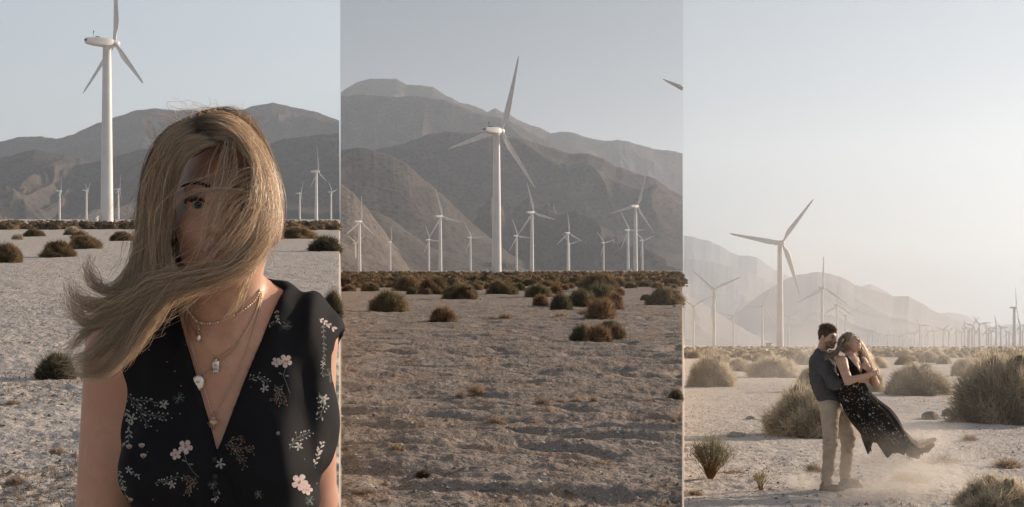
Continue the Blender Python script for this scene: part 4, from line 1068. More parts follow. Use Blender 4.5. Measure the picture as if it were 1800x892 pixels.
sprig([(220, 690), (238, 712), (262, 730), (290, 733)], 'berry', 2, 7, 10, 1.6); sprig([(236, 705), (262, 704), (290, 712)], 'berry', 2, 8, 8, 1.4)
sprig([(240, 712), (256, 742), (262, 752)], 'berry', 2, 7, 8, 1.4); sprig([(178, 700), (194, 708), (203, 698)], 'leaf', 4, 6, 8, 1.0); sprig([(176, 692), (190, 690)], 'berry', 2, 6, 7, 1.2)
sprig([(436, 668), (455, 662), (470, 672)], 'berry', 2, 6, 8, 1.4); sprig([(483, 676), (492, 694), (496, 710)], 'berry', 3, 4, 11, 1.2); sprig([(498, 676), (482, 706)], 'berry', 3, 5, 9, 1.0)
sprig([(395, 782), (420, 787), (444, 792)], 'berry', 3, 5, 10, 1.3); sprig([(405, 786), (425, 806), (430, 818)], 'berry', 3, 5, 10, 1.2); sprig([(400, 778), (414, 772), (430, 772)], 'berry', 3, 6, 8, 1.1)
line([(502, 647), (498, 660), (504, 676), (510, 692)], .5, 4); petal(497, 659, 3.6, 8, 1.6, 4); petal(500, 661, 0, 8, 1.6, 4)
line([(324, 798), (328, 812), (338, 828), (350, 840)], .5, 4); petal(328, 812, 3.5, 9, 1.7, 4); petal(331, 816, .1, 9, 1.7, 4)
sprig([(272, 850), (290, 846), (312, 838)], 'berry', 2, 6, 8, 1.5); sprig([(322, 834), (336, 852), (330, 868)], 'berry', 3, 4, 10, 1.1); sprig([(345, 838), (334, 858)], 'berry', 3, 5, 8, 1.0)
sprig([(508, 790), (522, 770), (545, 760)], 'berry', 2, 6, 9, 1.5); sprig([(552, 820), (560, 795), (568, 775)], 'leaf', 1, 6, 8, 1.6); sprig([(568, 570), (570, 615), (566, 660)], 'leaf', 4, 9, 6, 1.0)
sprig([(560, 690), (570, 712), (562, 735)], 'berry', 2, 5, 9, 1.6); sprig([(461, 562), (478, 572), (488, 566)], 'berry', 2, 6, 8, 1.3); sprig([(486, 545), (488, 565)], 'leaf', 2, 5, 6, 1.2)
sprig([(560, 560), (580, 572), (590, 580)], 'leaf', 1, 5, 8, 1.8); sprig([(205, 820), (216, 850), (222, 880)], 'leaf', 2, 7, 8, 1.3); sprig([(228, 830), (244, 838)], 'leaf', 2, 5, 6, 1.1); sprig([(384, 860), (376, 880)], 'leaf', 2, 5, 8, 1.4)
for x, y, r in ((198, 665, 14), (208, 655, 10), (314, 700, 11), (505, 572, 9), (580, 660, 13), (374, 852, 9), (455, 870, 8), (545, 880, 9), (260, 600, 9)):
    for k in range(22): a = rp_.random() * 6.28; line([(x, y), (x + math.cos(a) * r, y + math.sin(a) * r)], .22, 4)
for i in range(40):
    x, y = rp_.uniform(205, 570), rp_.uniform(600, 890)
    if rp_.random() < .5: dot(x, y, 1.2, rp_.choice([2, 3, 4]))
# join the print to the cloth (one mesh)
pm = [M_dress, M_petal, M_white_p, M_orange_p, M_green_p]
allv = np.concatenate([dc, np.array([list(v) for v in PV], np.float32).reshape(-1, 3)]); f3 = np.array(PF3, np.int32).reshape(-1, 3) + len(dc)
me_d2 = mesh_np('dress', allv, [dl, f3], pm, True, mat_idx=[0] * len(dl) + PI)
dress_o = child('dress', me_d2)
b = MB()
for k, yy_ in enumerate((808, 838, 868)):
    pp = on(bvh_dress, 377 + k, yy_, .002)
    if pp: b.sphere(pp, (.0045, .002, .0045), 0, 12, 6)
child('button', b.build('button', mat('black button', (.015, .015, .016), .3)), woman)

# hair ----------------------------------------------------------------
def catmull(P, n):
    P = np.array(P, float); m = len(P); t = np.linspace(0, m - 1 - 1e-6, n); i = t.astype(int); f = (t - i)[:, None]
    p0 = P[np.maximum(i - 1, 0)]; p1 = P[i]; p2 = P[np.minimum(i + 1, m - 1)]; p3 = P[np.minimum(i + 2, m - 1)]
    return .5 * ((2 * p1) + (-p0 + p2) * f + (2 * p0 - 5 * p1 + 4 * p2 - p3) * f ** 2 + (-p0 + 3 * p1 - 3 * p2 + p3) * f ** 3)
HV = []; HF = []; HCl = []; hn = 0; hrs = np.random.RandomState(21)
ROOT = np.array([.24, .18, .13]); MIDC = np.array([.86, .67, .48]); TIP = np.array([1.0, .92, .78]); WARM = np.array([.84, .58, .36])
def strands(paths, n, sp0, sp1, wig=3.0, dsp=.012, w=.00025, seg=22, dark=0.0, cut=(.75, 1.0), clump=10, start=0.0, taper=.35, droot=.25):
    """n hairs following a blend of the guide paths; guides are (px, py, distance) in the photograph"""
    global hn
    G_ = [catmull(p, seg) for p in paths]; ng = len(G_)
    cl = [(hrs.rand() * (ng - 1), hrs.randn(3) * np.array([1, 1, 0]) , hrs.rand() * 6) for _ in range(clump)]
    for i in range(n):
        c = cl[hrs.randint(clump)]; g = np.clip(c[0] + hrs.randn() * .16, 0, ng - 1 - 1e-6) if ng > 1 else 0
        k = int(g); f = g - k; P = G_[k] * (1 - f) + G_[min(k + 1, ng - 1)] * f
        e_ = cut[0] + (cut[1] - cut[0]) * hrs.rand(); tt = np.linspace(start, e_, seg); P = np.stack([np.interp(tt * (seg - 1), np.arange(seg), P[:, j]) for j in range(3)], -1)
        sp = (sp0 + (sp1 - sp0) * tt)[:, None]
        off = c[1] * .6 + hrs.randn(3) * .45; ph = c[2] + hrs.randn() * .5
        P[:, :2] += (off[:2])[None] * sp
        wv = np.stack([np.sin(tt * 7 + ph), np.cos(tt * 6 + ph * 1.7)], -1) * wig * tt[:, None] + np.stack([np.sin(tt * 17 + ph * 3 + hrs.randn()), np.cos(tt * 15 + hrs.randn() * 3)], -1) * wig * .34
        P[:, :2] += wv; P[:, 2] += (off[2] + .3 * np.sin(tt * 5 + ph)) * dsp
        X_ = np.stack([(P[:, 0] - 900) / F * P[:, 2], P[:, 2], EYE + (HOR - P[:, 1]) / F * P[:, 2]], -1)
        t_ = np.gradient(X_, axis=0); t_ /= np.linalg.norm(t_, axis=1)[:, None] + 1e-9
        s_ = np.cross(t_, np.array([hrs.randn() * .3, 1, hrs.randn() * .3])); s_ /= np.linalg.norm(s_, axis=1)[:, None] + 1e-9; u_ = np.cross(t_, s_)
        wd = (w * (.7 + .6 * hrs.rand()) * (1 - (1 - taper) * np.linspace(0, 1, seg) ** 2))[:, None]
        V_ = np.stack([X_ + s_ * wd, X_ - s_ * wd * .5 + u_ * wd * .87, X_ - s_ * wd * .5 - u_ * wd * .87], 1).reshape(-1, 3)
        tone = np.clip(tt / droot, 0, 1)[:, None] if droot > 0 else np.ones((seg, 1)); r_ = hrs.rand()
        base = (MIDC * (1 - r_) + TIP * r_) if hrs.rand() > .22 else WARM; base = base * (1 - dark) * (.55 + .6 * hrs.rand())
        C_ = ROOT * (1 - tone) + base * tone
        a = np.arange(seg - 1)[:, None] * 3
        q_ = np.concatenate([a + np.array([[0, 1, 4, 3]]), a + np.array([[1, 2, 5, 4]]), a + np.array([[2, 0, 3, 5]])]) + hn
        HV.append(V_); HF.append(q_); HCl.append(np.repeat(C_, 3, 0)); hn += len(V_)
# skull cover, left fall
strands([[(352, 214, 1.965), (318, 220, 1.94), (290, 246, 1.93), (272, 292, 1.93), (262, 350, 1.945), (254, 420, 1.95), (240, 500, 1.94), (205, 580, 1.92), (140, 640, 1.90)],
         [(352, 220, 1.94), (322, 230, 1.925), (298, 258, 1.91), (282, 310, 1.905), (272, 370, 1.91), (272, 440, 1.91), (262, 520, 1.91), (226, 590, 1.90), (165, 640, 1.89)],
         [(350, 232, 1.912), (330, 246, 1.90), (309, 268, 1.892), (294, 308, 1.886), (285, 368, 1.888), (282, 430, 1.892), (284, 500, 1.89), (262, 560, 1.89), (205, 620, 1.88)]],
        1700, 4, 12, wig=9, dsp=.014, clump=60, dark=.05, droot=.12)
strands([[(352, 214, 2.03), (300, 232, 2.03), (266, 280, 2.03), (252, 350, 2.03), (246, 420, 2.02), (250, 500, 2.0), (235, 560, 1.98), (175, 600, 1.95)],
         [(352, 214, 2.03), (310, 240, 2.03), (280, 300, 2.03), (275, 380, 2.02), (280, 450, 2.0), (290, 520, 1.98), (270, 570, 1.97), (215, 620, 1.94)]],
        700, 8, 14, wig=4, dsp=.02, clump=30, dark=.4)
strands([[(300, 330, 1.99), (292, 380, 1.985), (300, 430, 1.98), (312, 470, 1.97), (318, 520, 1.96), (300, 570, 1.95)], [(310, 400, 1.985), (312, 450, 1.975), (330, 500, 1.965), (336, 540, 1.96)]], 320, 7, 9, wig=3, dsp=.015, clump=16, dark=.45, droot=0)
# top and right dome
strands([[(352, 216, 1.95), (385, 206, 1.95), (425, 222, 1.96), (455, 262, 1.97), (472, 320, 1.97), (478, 380, 1.96), (462, 430, 1.94), (420, 470, 1.90), (350, 500, 1.87)],
         [(352, 218, 1.92), (392, 212, 1.91), (432, 234, 1.915), (460, 285, 1.92), (474, 340, 1.92), (472, 395, 1.91), (450, 440, 1.89), (400, 482, 1.87), (320, 512, 1.86)],
         [(354, 222, 1.90), (392, 224, 1.89), (430, 252, 1.88), (454, 300, 1.88), (464, 350, 1.878), (458, 402, 1.87), (432, 448, 1.855), (375, 490, 1.85), (300, 520, 1.86)]],
        1700, 5, 11, wig=9, dsp=.012, clump=50, cut=(.55, .95), droot=.14)
strands([[(352, 208, 2.0), (400, 201, 2.0), (444, 224, 2.0), (476, 286, 2.0), (490, 350, 2.0), (486, 410, 1.99), (462, 455, 1.96)],
         [(352, 212, 2.0), (400, 215, 2.02), (432, 250, 2.03), (455, 310, 2.04), (465, 380, 2.02), (460, 440, 1.99), (440, 480, 1.96)]], 700, 7, 12, wig=4, dsp=.02, clump=24, dark=.3)
# hair rising from the hairline
strands([[(374, 246, 1.888), (350, 250, 1.882), (326, 264, 1.884), (306, 290, 1.886), (294, 330, 1.888), (286, 390, 1.89), (280, 460, 1.892)],
         [(366, 236, 1.895), (340, 240, 1.89), (316, 256, 1.89), (300, 284, 1.89), (288, 330, 1.892), (280, 390, 1.894), (274, 460, 1.894)]], 520, 3, 7, wig=3, dsp=.006, clump=22, cut=(.5, 1.0), droot=.14)
strands([[(392, 250, 1.884), (358, 258, 1.880), (332, 276, 1.880), (313, 308, 1.884), (303, 360, 1.888), (296, 430, 1.89)], [(380, 242, 1.888), (350, 250, 1.884), (324, 268, 1.884), (306, 300, 1.887), (297, 350, 1.89), (290, 420, 1.892)]], 620, 3, 6, wig=4, dsp=.005, clump=26, cut=(.4, 1.0), droot=.14)
strands([[(368, 248, 1.886), (394, 244, 1.882), (420, 254, 1.88), (444, 284, 1.88), (458, 330, 1.882), (462, 380, 1.88)], [(364, 238, 1.895), (396, 232, 1.888), (428, 246, 1.886), (450, 280, 1.888), (464, 330, 1.89), (468, 380, 1.89)]], 420, 3, 6, wig=3, dsp=.006, clump=20, cut=(.5, 1.0), droot=.14)
# locks swept across the right half of the face
strands([[(418, 236, 1.885), (440, 272, 1.865), (446, 312, 1.85), (436, 350, 1.838), (412, 385, 1.828), (380, 420, 1.825), (352, 460, 1.83), (310, 500, 1.85), (250, 540, 1.87)],
         [(425, 245, 1.89), (450, 290, 1.87), (458, 335, 1.86), (448, 372, 1.845), (428, 405, 1.835), (400, 438, 1.832), (360, 478, 1.838), (300, 520, 1.86), (225, 555, 1.88)],
         [(445, 262, 1.91), (468, 310, 1.89), (474, 355, 1.88), (465, 395, 1.87), (448, 425, 1.855), (420, 458, 1.848), (375, 495, 1.85), (310, 540, 1.87), (230, 580, 1.89)]],
        150, 9, 13, wig=12, dsp=.010, clump=30, cut=(.6, 1.0), droot=.0)
strands([[(392, 236, 1.88), (376, 270, 1.868), (368, 310, 1.852), (362, 350, 1.84), (352, 395, 1.835), (345, 440, 1.84), (330, 480, 1.85)],
         [(410, 240, 1.88), (412, 290, 1.858), (402, 330, 1.843), (380, 362, 1.833), (366, 400, 1.83), (356, 440, 1.838), (338, 470, 1.845)]], 34, 4, 9, wig=6, dsp=.006, clump=9, cut=(.5, 1.0), droot=.05)
# the forelock over the brow (grey blond arc) and thin crossing hairs
strands([[(470, 330, 1.88), (440, 338, 1.855), (410, 334, 1.84), (370, 334, 1.835), (335, 340, 1.845), (312, 356, 1.862), (305, 375, 1.872)]], 34, 3, 3, wig=1.2, dsp=.003, clump=4, cut=(.8, 1.0), droot=.0)
strands([[(470, 300, 1.88), (438, 302, 1.858), (408, 318, 1.842), (385, 345, 1.832), (372, 378, 1.828), (364, 412, 1.83), (352, 448, 1.838)],
         [(476, 340, 1.88), (448, 345, 1.86), (420, 360, 1.842), (398, 388, 1.832), (380, 418, 1.83), (362, 450, 1.838)]], 46, 5, 8, wig=6, dsp=.006, clump=9, cut=(.6, 1.0), droot=.0)
# band of hair blown over chin and neck towards the left, ending in flying tips
strands([[(455, 408, 1.86), (425, 450, 1.845), (385, 470, 1.838), (335, 480, 1.85), (300, 484, 1.86), (270, 490, 1.88), (230, 530, 1.90), (180, 548, 1.91), (140, 532, 1.91)],
         [(462, 410, 1.87), (430, 455, 1.85), (385, 480, 1.843), (330, 498, 1.85), (280, 515, 1.87), (225, 545, 1.89), (170, 560, 1.90), (128, 520, 1.90)],
         [(465, 420, 1.88), (440, 465, 1.86), (395, 496, 1.85), (340, 516, 1.86), (280, 538, 1.88), (220, 560, 1.89), (160, 590, 1.90), (118, 612, 1.90)]],
        620, 8, 16, wig=10, dsp=.012, clump=34, cut=(.55, 1.0), droot=0)
# the blown mass at lower left: separate locks that part into tips
for P_, n_, s0, s1, wg, ds in [
  ([(268, 380, 1.93), (258, 450, 1.92), (246, 520, 1.91), (215, 570, 1.90), (180, 604, 1.89), (150, 628, 1.885), (108, 636, 1.88)], 330, 9, 9, 7, .014),
  ([(285, 430, 1.90), (280, 500, 1.895), (262, 550, 1.89), (235, 600, 1.885), (205, 640, 1.88), (170, 654, 1.88), (112, 652, 1.88)], 330, 9, 9, 7, .014),
  ([(275, 400, 1.92), (265, 470, 1.91), (240, 540, 1.90), (210, 585, 1.89), (178, 616, 1.89), (150, 640, 1.885), (120, 664, 1.88)], 260, 9, 10, 8, .014),
  ([(250, 420, 1.95), (235, 490, 1.94), (210, 545, 1.93), (180, 565, 1.92), (152, 582, 1.91), (132, 606, 1.91), (116, 626, 1.90)], 260, 9, 8, 8, .014),
  ([(250, 420, 1.95), (238, 480, 1.94), (212, 520, 1.93), (180, 535, 1.92), (152, 530, 1.91), (132, 515, 1.91), (124, 490, 1.90)], 240, 8, 8, 9, .016),
  ([(252, 400, 1.96), (232, 470, 1.95), (205, 508, 1.94), (180, 512, 1.93), (160, 496, 1.93), (150, 470, 1.93), (156, 448, 1.93)], 170, 7, 6, 9, .016),
  ([(262, 440, 1.94), (238, 510, 1.93), (200, 555, 1.92), (160, 568, 1.92), (136, 552, 1.92), (122, 528, 1.92), (118, 505, 1.92)], 170, 8, 8, 9, .016),
  ([(300, 500, 1.87), (255, 560, 1.88), (225, 610, 1.88), (198, 646, 1.88), (165, 655, 1.88), (140, 650, 1.88)], 240, 9, 8, 6, .012),
  ([(320, 490, 1.86), (285, 540, 1.87), (255, 585, 1.88), (230, 622, 1.88), (205, 640, 1.88)], 220, 8, 8, 6, .012)]:
    strands([P_], n_, s0, s1, wig=wg, dsp=ds, clump=14, dark=.08, cut=(.6, 1.0), droot=0)
# single hairs flying everywhere
for k in range(150):
    c0 = [(300 + hrs.rand() * 170, 215 + hrs.rand() * 120, 1.90), (260 + hrs.rand() * 40, 260 + hrs.rand() * 220, 1.92), (400 + hrs.rand() * 70, 260 + hrs.rand() * 140, 1.87), (200 + hrs.rand() * 120, 480 + hrs.rand() * 110, 1.88)][k % 4]
    gx, gy = [(-30, 60), (-40, 60), (-75, 70), (-70, 30)][k % 4]; pts_ = [c0]
    for j in range(4):
        p_ = pts_[-1]; pts_.append((p_[0] + gx * (.4 + .4 * hrs.rand()) + hrs.randn() * 13, p_[1] + gy * (.4 + .4 * hrs.rand()) + hrs.randn() * 13, max(1.815, p_[2] - (.012 if k % 4 != 3 else -.01)) + hrs.randn() * .004))
    strands([pts_], 1, 1, 1, wig=6, w=.00026, clump=1, cut=(.5, 1.0), droot=0)
# wisps on the neck, flyaways
strands([[(455, 430, 1.88), (442, 470, 1.87), (425, 510, 1.87), (405, 545, 1.88), (378, 570, 1.89)], [(450, 450, 1.88), (430, 500, 1.87), (418, 540, 1.87), (400, 560, 1.88)]], 60, 5, 8, wig=4, clump=8, cut=(.6, 1.0), droot=0)
for k in range(60):
    a = hrs.rand(); x0, y0 = 300 + 150 * a, 235 - 26 * math.sin(a * 3.1)
    x1, y1 = x0 + hrs.randn() * 22 - 18, y0 - 10 - abs(hrs.randn()) * 16
    strands([[(x0, y0, 1.95), ((x0 + x1) / 2, y0 - 16, 1.95), (x1, y1, 1.95), (x1 + hrs.randn() * 22 - 10, y1 + hrs.randn() * 12, 1.95)]], 1, 1, 1, wig=4, w=.0003, clump=1, droot=0)
strands([[(300, 300, 1.93), (275, 270, 1.93), (262, 240, 1.93), (256, 215, 1.93)], [(300, 235, 1.95), (270, 200, 1.95), (262, 190, 1.95), (282, 196, 1.95)]], 10, 3, 6, wig=5, w=.0003, clump=4, droot=0)
strands([[(262, 400, 1.93), (235, 380, 1.93), (222, 372, 1.93)], [(478, 330, 1.97), (492, 350, 1.97), (488, 390, 1.97), (470, 420, 1.95)], [(470, 290, 1.97), (488, 330, 1.97), (492, 370, 1.97)]], 26, 3, 6, wig=4, w=.0003, clump=10, droot=0)
hair_me = mesh_np('hair', np.concatenate(HV), np.concatenate(HF), [M_hair_d], True, colors=np.concatenate(HCl))
hair_o = child('hair', hair_me)
HV = HF = HCl = None
# scalp layer under the strands
def scalp_f(p):
    q = (p - np.array(HC, np.float32)) @ HRn
    d = ell_(q, (0, .022, .032), (.0745, .094, .087)); d = smin(d, ell_(q, (0, .05, -.04), (.060, .055, .08)), .04)
    face = ell_(q, (0, -.10, -.035), (.080, .09, .139)); return smax(d, -face, .008)
M_scalp = mat('hair roots', (.20, .15, .105), .7, noise=(60, (.075, .055, .04), 4), bump=(200, .4, .002))
child('scalp', sdf_mesh('scalp', scalp_f, HC - Vector((.13, .13, .17)), HC + Vector((.13, .16, .16)), .004, [M_scalp], 1), hair_o if False else woman).name = 'hair_root'

# necklaces --------------------------------------------------------------
all_co = np.concatenate([co, dc]); bvh_all = BVHTree.FromPolygons([Vector(v) for v in all_co], lv.reshape(-1, 4).tolist() + (dl + len(co)).tolist())
def neck(name, pts, label, beads=0, rad=.0007, bead_r=.0014, discs=False):
    o = empty('necklace', on(bvh_all, *pts[len(pts) // 2], .0) or W(pts[0][0], pts[0][1], 1.95)); tag(o, label, 'necklace', None)
    C_ = catmull([(p[0], p[1], 0) for p in pts], 90); P = []
    for c in C_:
        h = on(bvh_all, c[0], c[1], .0022)
        if h: P.append(h)
    b = MB(); b.tube(P, rad, seg=5)
    if beads:
        for i in range(2, len(P) - 2, max(1, len(P) // beads)):
            if discs: b.sphere(P[i] - Vector((0, .001, 0)), (bead_r * 1.5, .0007, bead_r * 1.5), i % 3 == 0, 8, 4)
            else: b.sphere(P[i], bead_r, 0, 6, 4)
    m = b.build('chain', [M_gold, M_silver]); oc = link('chain', m); oc.parent = o; oc.matrix_parent_inverse = Matrix.Translation(o.location).inverted()
    return o
def pend(o, mb, mats):
    p = link('pendant', mb.build('pendant', mats)); p.parent = o; p.matrix_parent_inverse = Matrix.Translation(o.location).inverted()
def pt(px, py, off=.004): return on(bvh_all, px, py, off)
o1 = neck('necklace', [(322, 520), (328, 540), (338, 556), (350, 567), (375, 568), (400, 560), (428, 545), (448, 528), (458, 508)], 'gold choker of small shiny discs with a little drop at its left', 34, .0006, .00125, True)
b = MB(); b.tube([pt(349, 568), pt(349, 578)], .0007, seg=5); b.sphere(pt(349, 579), .0022, 0); b.tube([pt(349, 580), pt(349, 588)], .0007, seg=5); b.sphere(pt(349, 594), (.0034, .0022, .0052), 1); pend(o1, b, [M_gold, M_silver])
o2 = neck('necklace', [(320, 530), (330, 560), (350, 595), (366, 618), (378, 629), (394, 622), (415, 606), (436, 575), (452, 540), (460, 508)], 'fine gold necklace with a small pearly pendant shaped like a hand', 14, .0006, .0012)
b = MB(); b.box(pt(379, 643, .005), (.0105, .003, .014), 0, bev=.003)
for k in (-1, 0, 1): b.tube([pt(379 + k * 3.4, 649, .005), pt(379 + k * 3.0, 656, .005)], [.0016, .0012], seg=6)
b.sphere(pt(379, 634, .005), (.0025, .0018, .0035), 1); b.sphere(pt(379, 643, .0075), (.0028, .001, .0022), 1); pend(o2, b, [M_silver, M_gold])
o3 = neck('necklace', [(318, 530), (326, 570), (338, 615), (349, 658), (364, 652), (384, 636), (410, 618), (432, 585), (452, 545), (462, 512)], 'gold necklace carrying a round white shell like disc, lowest on the left', 12, .0006, .0011)
b = MB(); c = pt(348, 673, .006); rot = Euler((0, 0, 0)).to_matrix()
b.sphere(c, (.0088, .0022, .0108), 0, 22, 10)
for k in range(13): a = math.pi * (.95 + k * 1.1 / 12); b.sphere(c + Vector((.0088 * math.cos(a), -.0008, .0110 * math.sin(a))), .0013, 1, 6, 4)
b.tube([pt(349, 659), c + Vector((0, 0, .011))], .0012, 1, seg=6); b.sphere(c + Vector((0, -.0022, .001)), (.0035, .0008, .0018), 1); pend(o3, b, [M_silver, M_gold])
o4 = neck('necklace', [(321, 530), (334, 590), (350, 652), (364, 698), (375, 728), (392, 702), (414, 664), (436, 610), (452, 560), (463, 514)], 'longest gold bead necklace ending in a fan pendant with a pink stone', 20, .0006, .0014)
b = MB(); c = pt(375, 744, .006)
b.sphere(pt(375, 736, .007), (.0042, .002, .0034), 1, 12, 6)
for k in range(9):
    a = -math.pi / 2 + (k - 4) * .24; L_ = .0125 + .003 * (k == 4) - .0006 * abs(k - 4); e0 = c + Vector((0, 0, .0055)); e1 = e0 + Vector((math.cos(a) * L_, 0, math.sin(a) * L_))
    b.tube([e0, e1], [.0007, .0009], seg=5); b.sphere(e1, .0012, 2, 6, 4)
b.tube([pt(375, 727), pt(375, 731, .006)], .0012, seg=6); pend(o4, b, [M_gold, M_stone_p, M_gold])
# ------------------------------------------------------------------ the couple
M_skin2 = mat('light tan skin', (.62, .40, .29), .5, noise=(18, (.56, .34, .24), 4, .4, .7), sss=.06, spec=.35)  # even skin tone shared by the couple
M_shirt = mat('slate chambray shirt', (.105, .105, .108), .9, noise=(120, (.075, .077, .082), 3), bump=[(14, .4, .02)], spec=.1)
M_trs = mat('tan chino cloth', (.50, .425, .335), .9, noise=(9, (.42, .35, .27), 4), bump=[(10, .5, .02)], spec=.1)
M_suede = mat('tan suede boot', (.25, .185, .12), .95, noise=(14, (.18, .13, .085), 4), spec=.05); M_sole = mat('boot sole', (.10, .075, .055), .8)
M_hair_m = mat('brown short hair', (.5, .5, .5), .5, attr=True, trans=.3, spec=.3)
M_dress2 = mat('black chiffon dress', (.020, .018, .016), .85, trans=.12, spec=.1)
M_metal2 = mat('steel ring', (.6, .6, .6), .3, metal=1)
DB = 14.8
u0 = (1465 - 900) / F; pg = Vector((u0 * DB, DB, float(ground(u0 * DB, DB))))
zoff = pg.z - (EYE + (HOR - 861) / F * DB)            # keep the soles on the sand
def C(px, py, dy=0.0):
    v = W(px, py, DB); return Vector((v.x, DB + dy, v.z + zoff))
S = DB / F                                             # metres per pixel here
def kid(par, name, me):
    o = link(name, me); o.parent = par; o.matrix_parent_inverse = Matrix.Translation(par.location).inverted(); return o
def capC(p, a, b, ra, rb): return cap_(p, tuple(a), tuple(b), ra, rb)

# ---- man
man = empty('person', pg); tag(man, 'bearded man in slate shirt and tan trousers hugging a woman from behind', 'person')
mh_c = C(1455, 592, -.02); mR = Euler((R(7), R(4), R(38)), 'XYZ').to_matrix(); mRn = rot_to_np(mR)
m_sh_r, m_el_r, m_wr_r = C(1440, 632, -.13), C(1455, 672, -.27), C(1494, 666, -.36)
m_sh_l, m_el_l, m_wr_l = C(1466, 631, .16), C(1506, 672, .10), C(1521, 664, -.20)
m_h1, m_h2 = C(1456, 716, -.07), C(1477, 716, .07)
m_k1, m_k2 = C(1456, 778, -.10), C(1494, 776, .08)
m_a1, m_a2 = C(1450, 850, -.07), C(1490, 841, .12)
mh1 = hand_prims(m_wr_r, (1, .15, .12), (0, 1, -.1), .98, .55, 1); mh2 = hand_prims(m_wr_l, (-.85, -.45, .1), (0, 1, .1), .98, .5, -1)
def man_f(p):
    q = (p - np.array(mh_c, np.float32)) @ mRn
    d = head_sdf(q, True)
    d = smin(d, capC(p, C(1449.5, 601, .01), C(1446, 622, .03), .056, .062), .03)
    t = capC(p, C(1446, 640, .01), C(1449, 668, .0), .125, .115); t = smin(t, capC(p, C(1449, 668, 0), C(1459, 708, 0), .112, .118), .06)
    t = smin(t, capC(p, m_sh_r, m_sh_l, .065, .065), .06)
    for a, b, c, hp in ((m_sh_r, m_el_r, m_wr_r, mh1), (m_sh_l, m_el_l, m_wr_l, mh2)):
        t = smin(t, capC(p, a, b, .058, .046), .04); t = smin(t, capC(p, b, c, .044, .029), .015)
        for x in hp: t = smin(t, capC(p, *x), .006)
    for h, k, a in ((m_h1, m_k1, m_a1), (m_h2, m_k2, m_a2)):
        t = smin(t, capC(p, h, k, .092, .060), .05); t = smin(t, capC(p, k, a, .060, .038), .03)
    t = smin(t, capC(p, m_a1 + Vector((-.02, 0, -.03)), m_a1 + Vector((.13, -.05, -.06)), .036, .03), .02)
    t = smin(t, capC(p, m_a2 + Vector((-.02, 0, -.03)), m_a2 + Vector((.13, -.03, -.06)), .036, .03), .02)
    return smin(d, t, .02)
lo, hi = C(1415, 872, -.55), C(1545, 560, .5)
me = sdf_mesh('body', man_f, lo, hi, .0065, [M_skin2, M_lip], 1); kid(man, 'body', me)
def fold(p, a, k=1.0): return a * (fbm(p[:, 0] * 9 * k + p[:, 2] * 5, p[:, 2] * 13 * k + p[:, 1] * 7, 3))
def shirt_f(p):
    t = capC(p, C(1446, 640, .01), C(1448, 670, .0), .142, .135); t = smin(t, capC(p, C(1448, 670, 0), C(1459, 704, 0), .132, .140), .06)
    t = smin(t, capC(p, m_sh_r + Vector((0, 0, .0)), m_sh_l, .080, .080), .06)
    z = p[:, 2]
    t = smax(t, -(z - C(0, 707).z) - .022 * np.sin(p[:, 0] * 9 + 1), .01)
    for a, b in ((m_sh_r, m_el_r), (m_sh_l, m_el_l)): t = smin(t, capC(p, a, a.lerp(b, 1.0), .076, .063), .035)
    for b, c in ((m_el_r, m_wr_r), (m_el_l, m_wr_l)): t = smin(t, capC(p, b, b.lerp(c, .16), .064, .060), .01)
    cr = smin(capC(p, C(1450, 617, .03), C(1446, 624, .03), .070, .085), t, .01)
    cr = smax(cr, -capC(p, C(1450, 607, .01), C(1447, 622, .02), .062, .060), .006)
    d = smin(t, cr, .012)
    d = smax(d, -capC(p, C(1452, 590, .0), C(1448, 618, .02), .063, .058), .004)
    return d - fold(p, .012) - .004 * np.sin(z * 55 + 8 * p[:, 0])
kid(man, 'shirt', sdf_mesh('shirt', shirt_f, lo, C(1545, 600, .5), .0075, [M_shirt], 1))
def trs_f(p):
    z = p[:, 2]; d = None
    for h, k, a, e_ in ((m_h1, m_k1, m_a1, 0), (m_h2, m_k2, m_a2, 0)):
        t = smin(capC(p, h, k, .108, .074), capC(p, k, a + Vector((0, 0, .02)), .073, .060), .03)
        d = t if d is None else smin(d, t, .02)
    d = smin(d, capC(p, C(1459, 708, 0), C(1463, 716, 0), .128, .12), .04)
    d = np.maximum(d, z - C(0, 701).z); d = np.maximum(d, np.where(p[:, 0] < (m_a1.x + m_a2.x) / 2, C(0, 853).z - z, C(0, 844).z - z))
    kn = np.exp(-((z - C(0, 778).z) / .10) ** 2) + np.exp(-((z - C(0, 838).z) / .08) ** 2)
    return d - fold(p, .010) - .006 * kn * np.sin(z * 75 + 14 * p[:, 0])
kid(man, 'trousers', sdf_mesh('trousers', trs_f, lo, C(1545, 690, .5), .0075, [M_trs], 1))
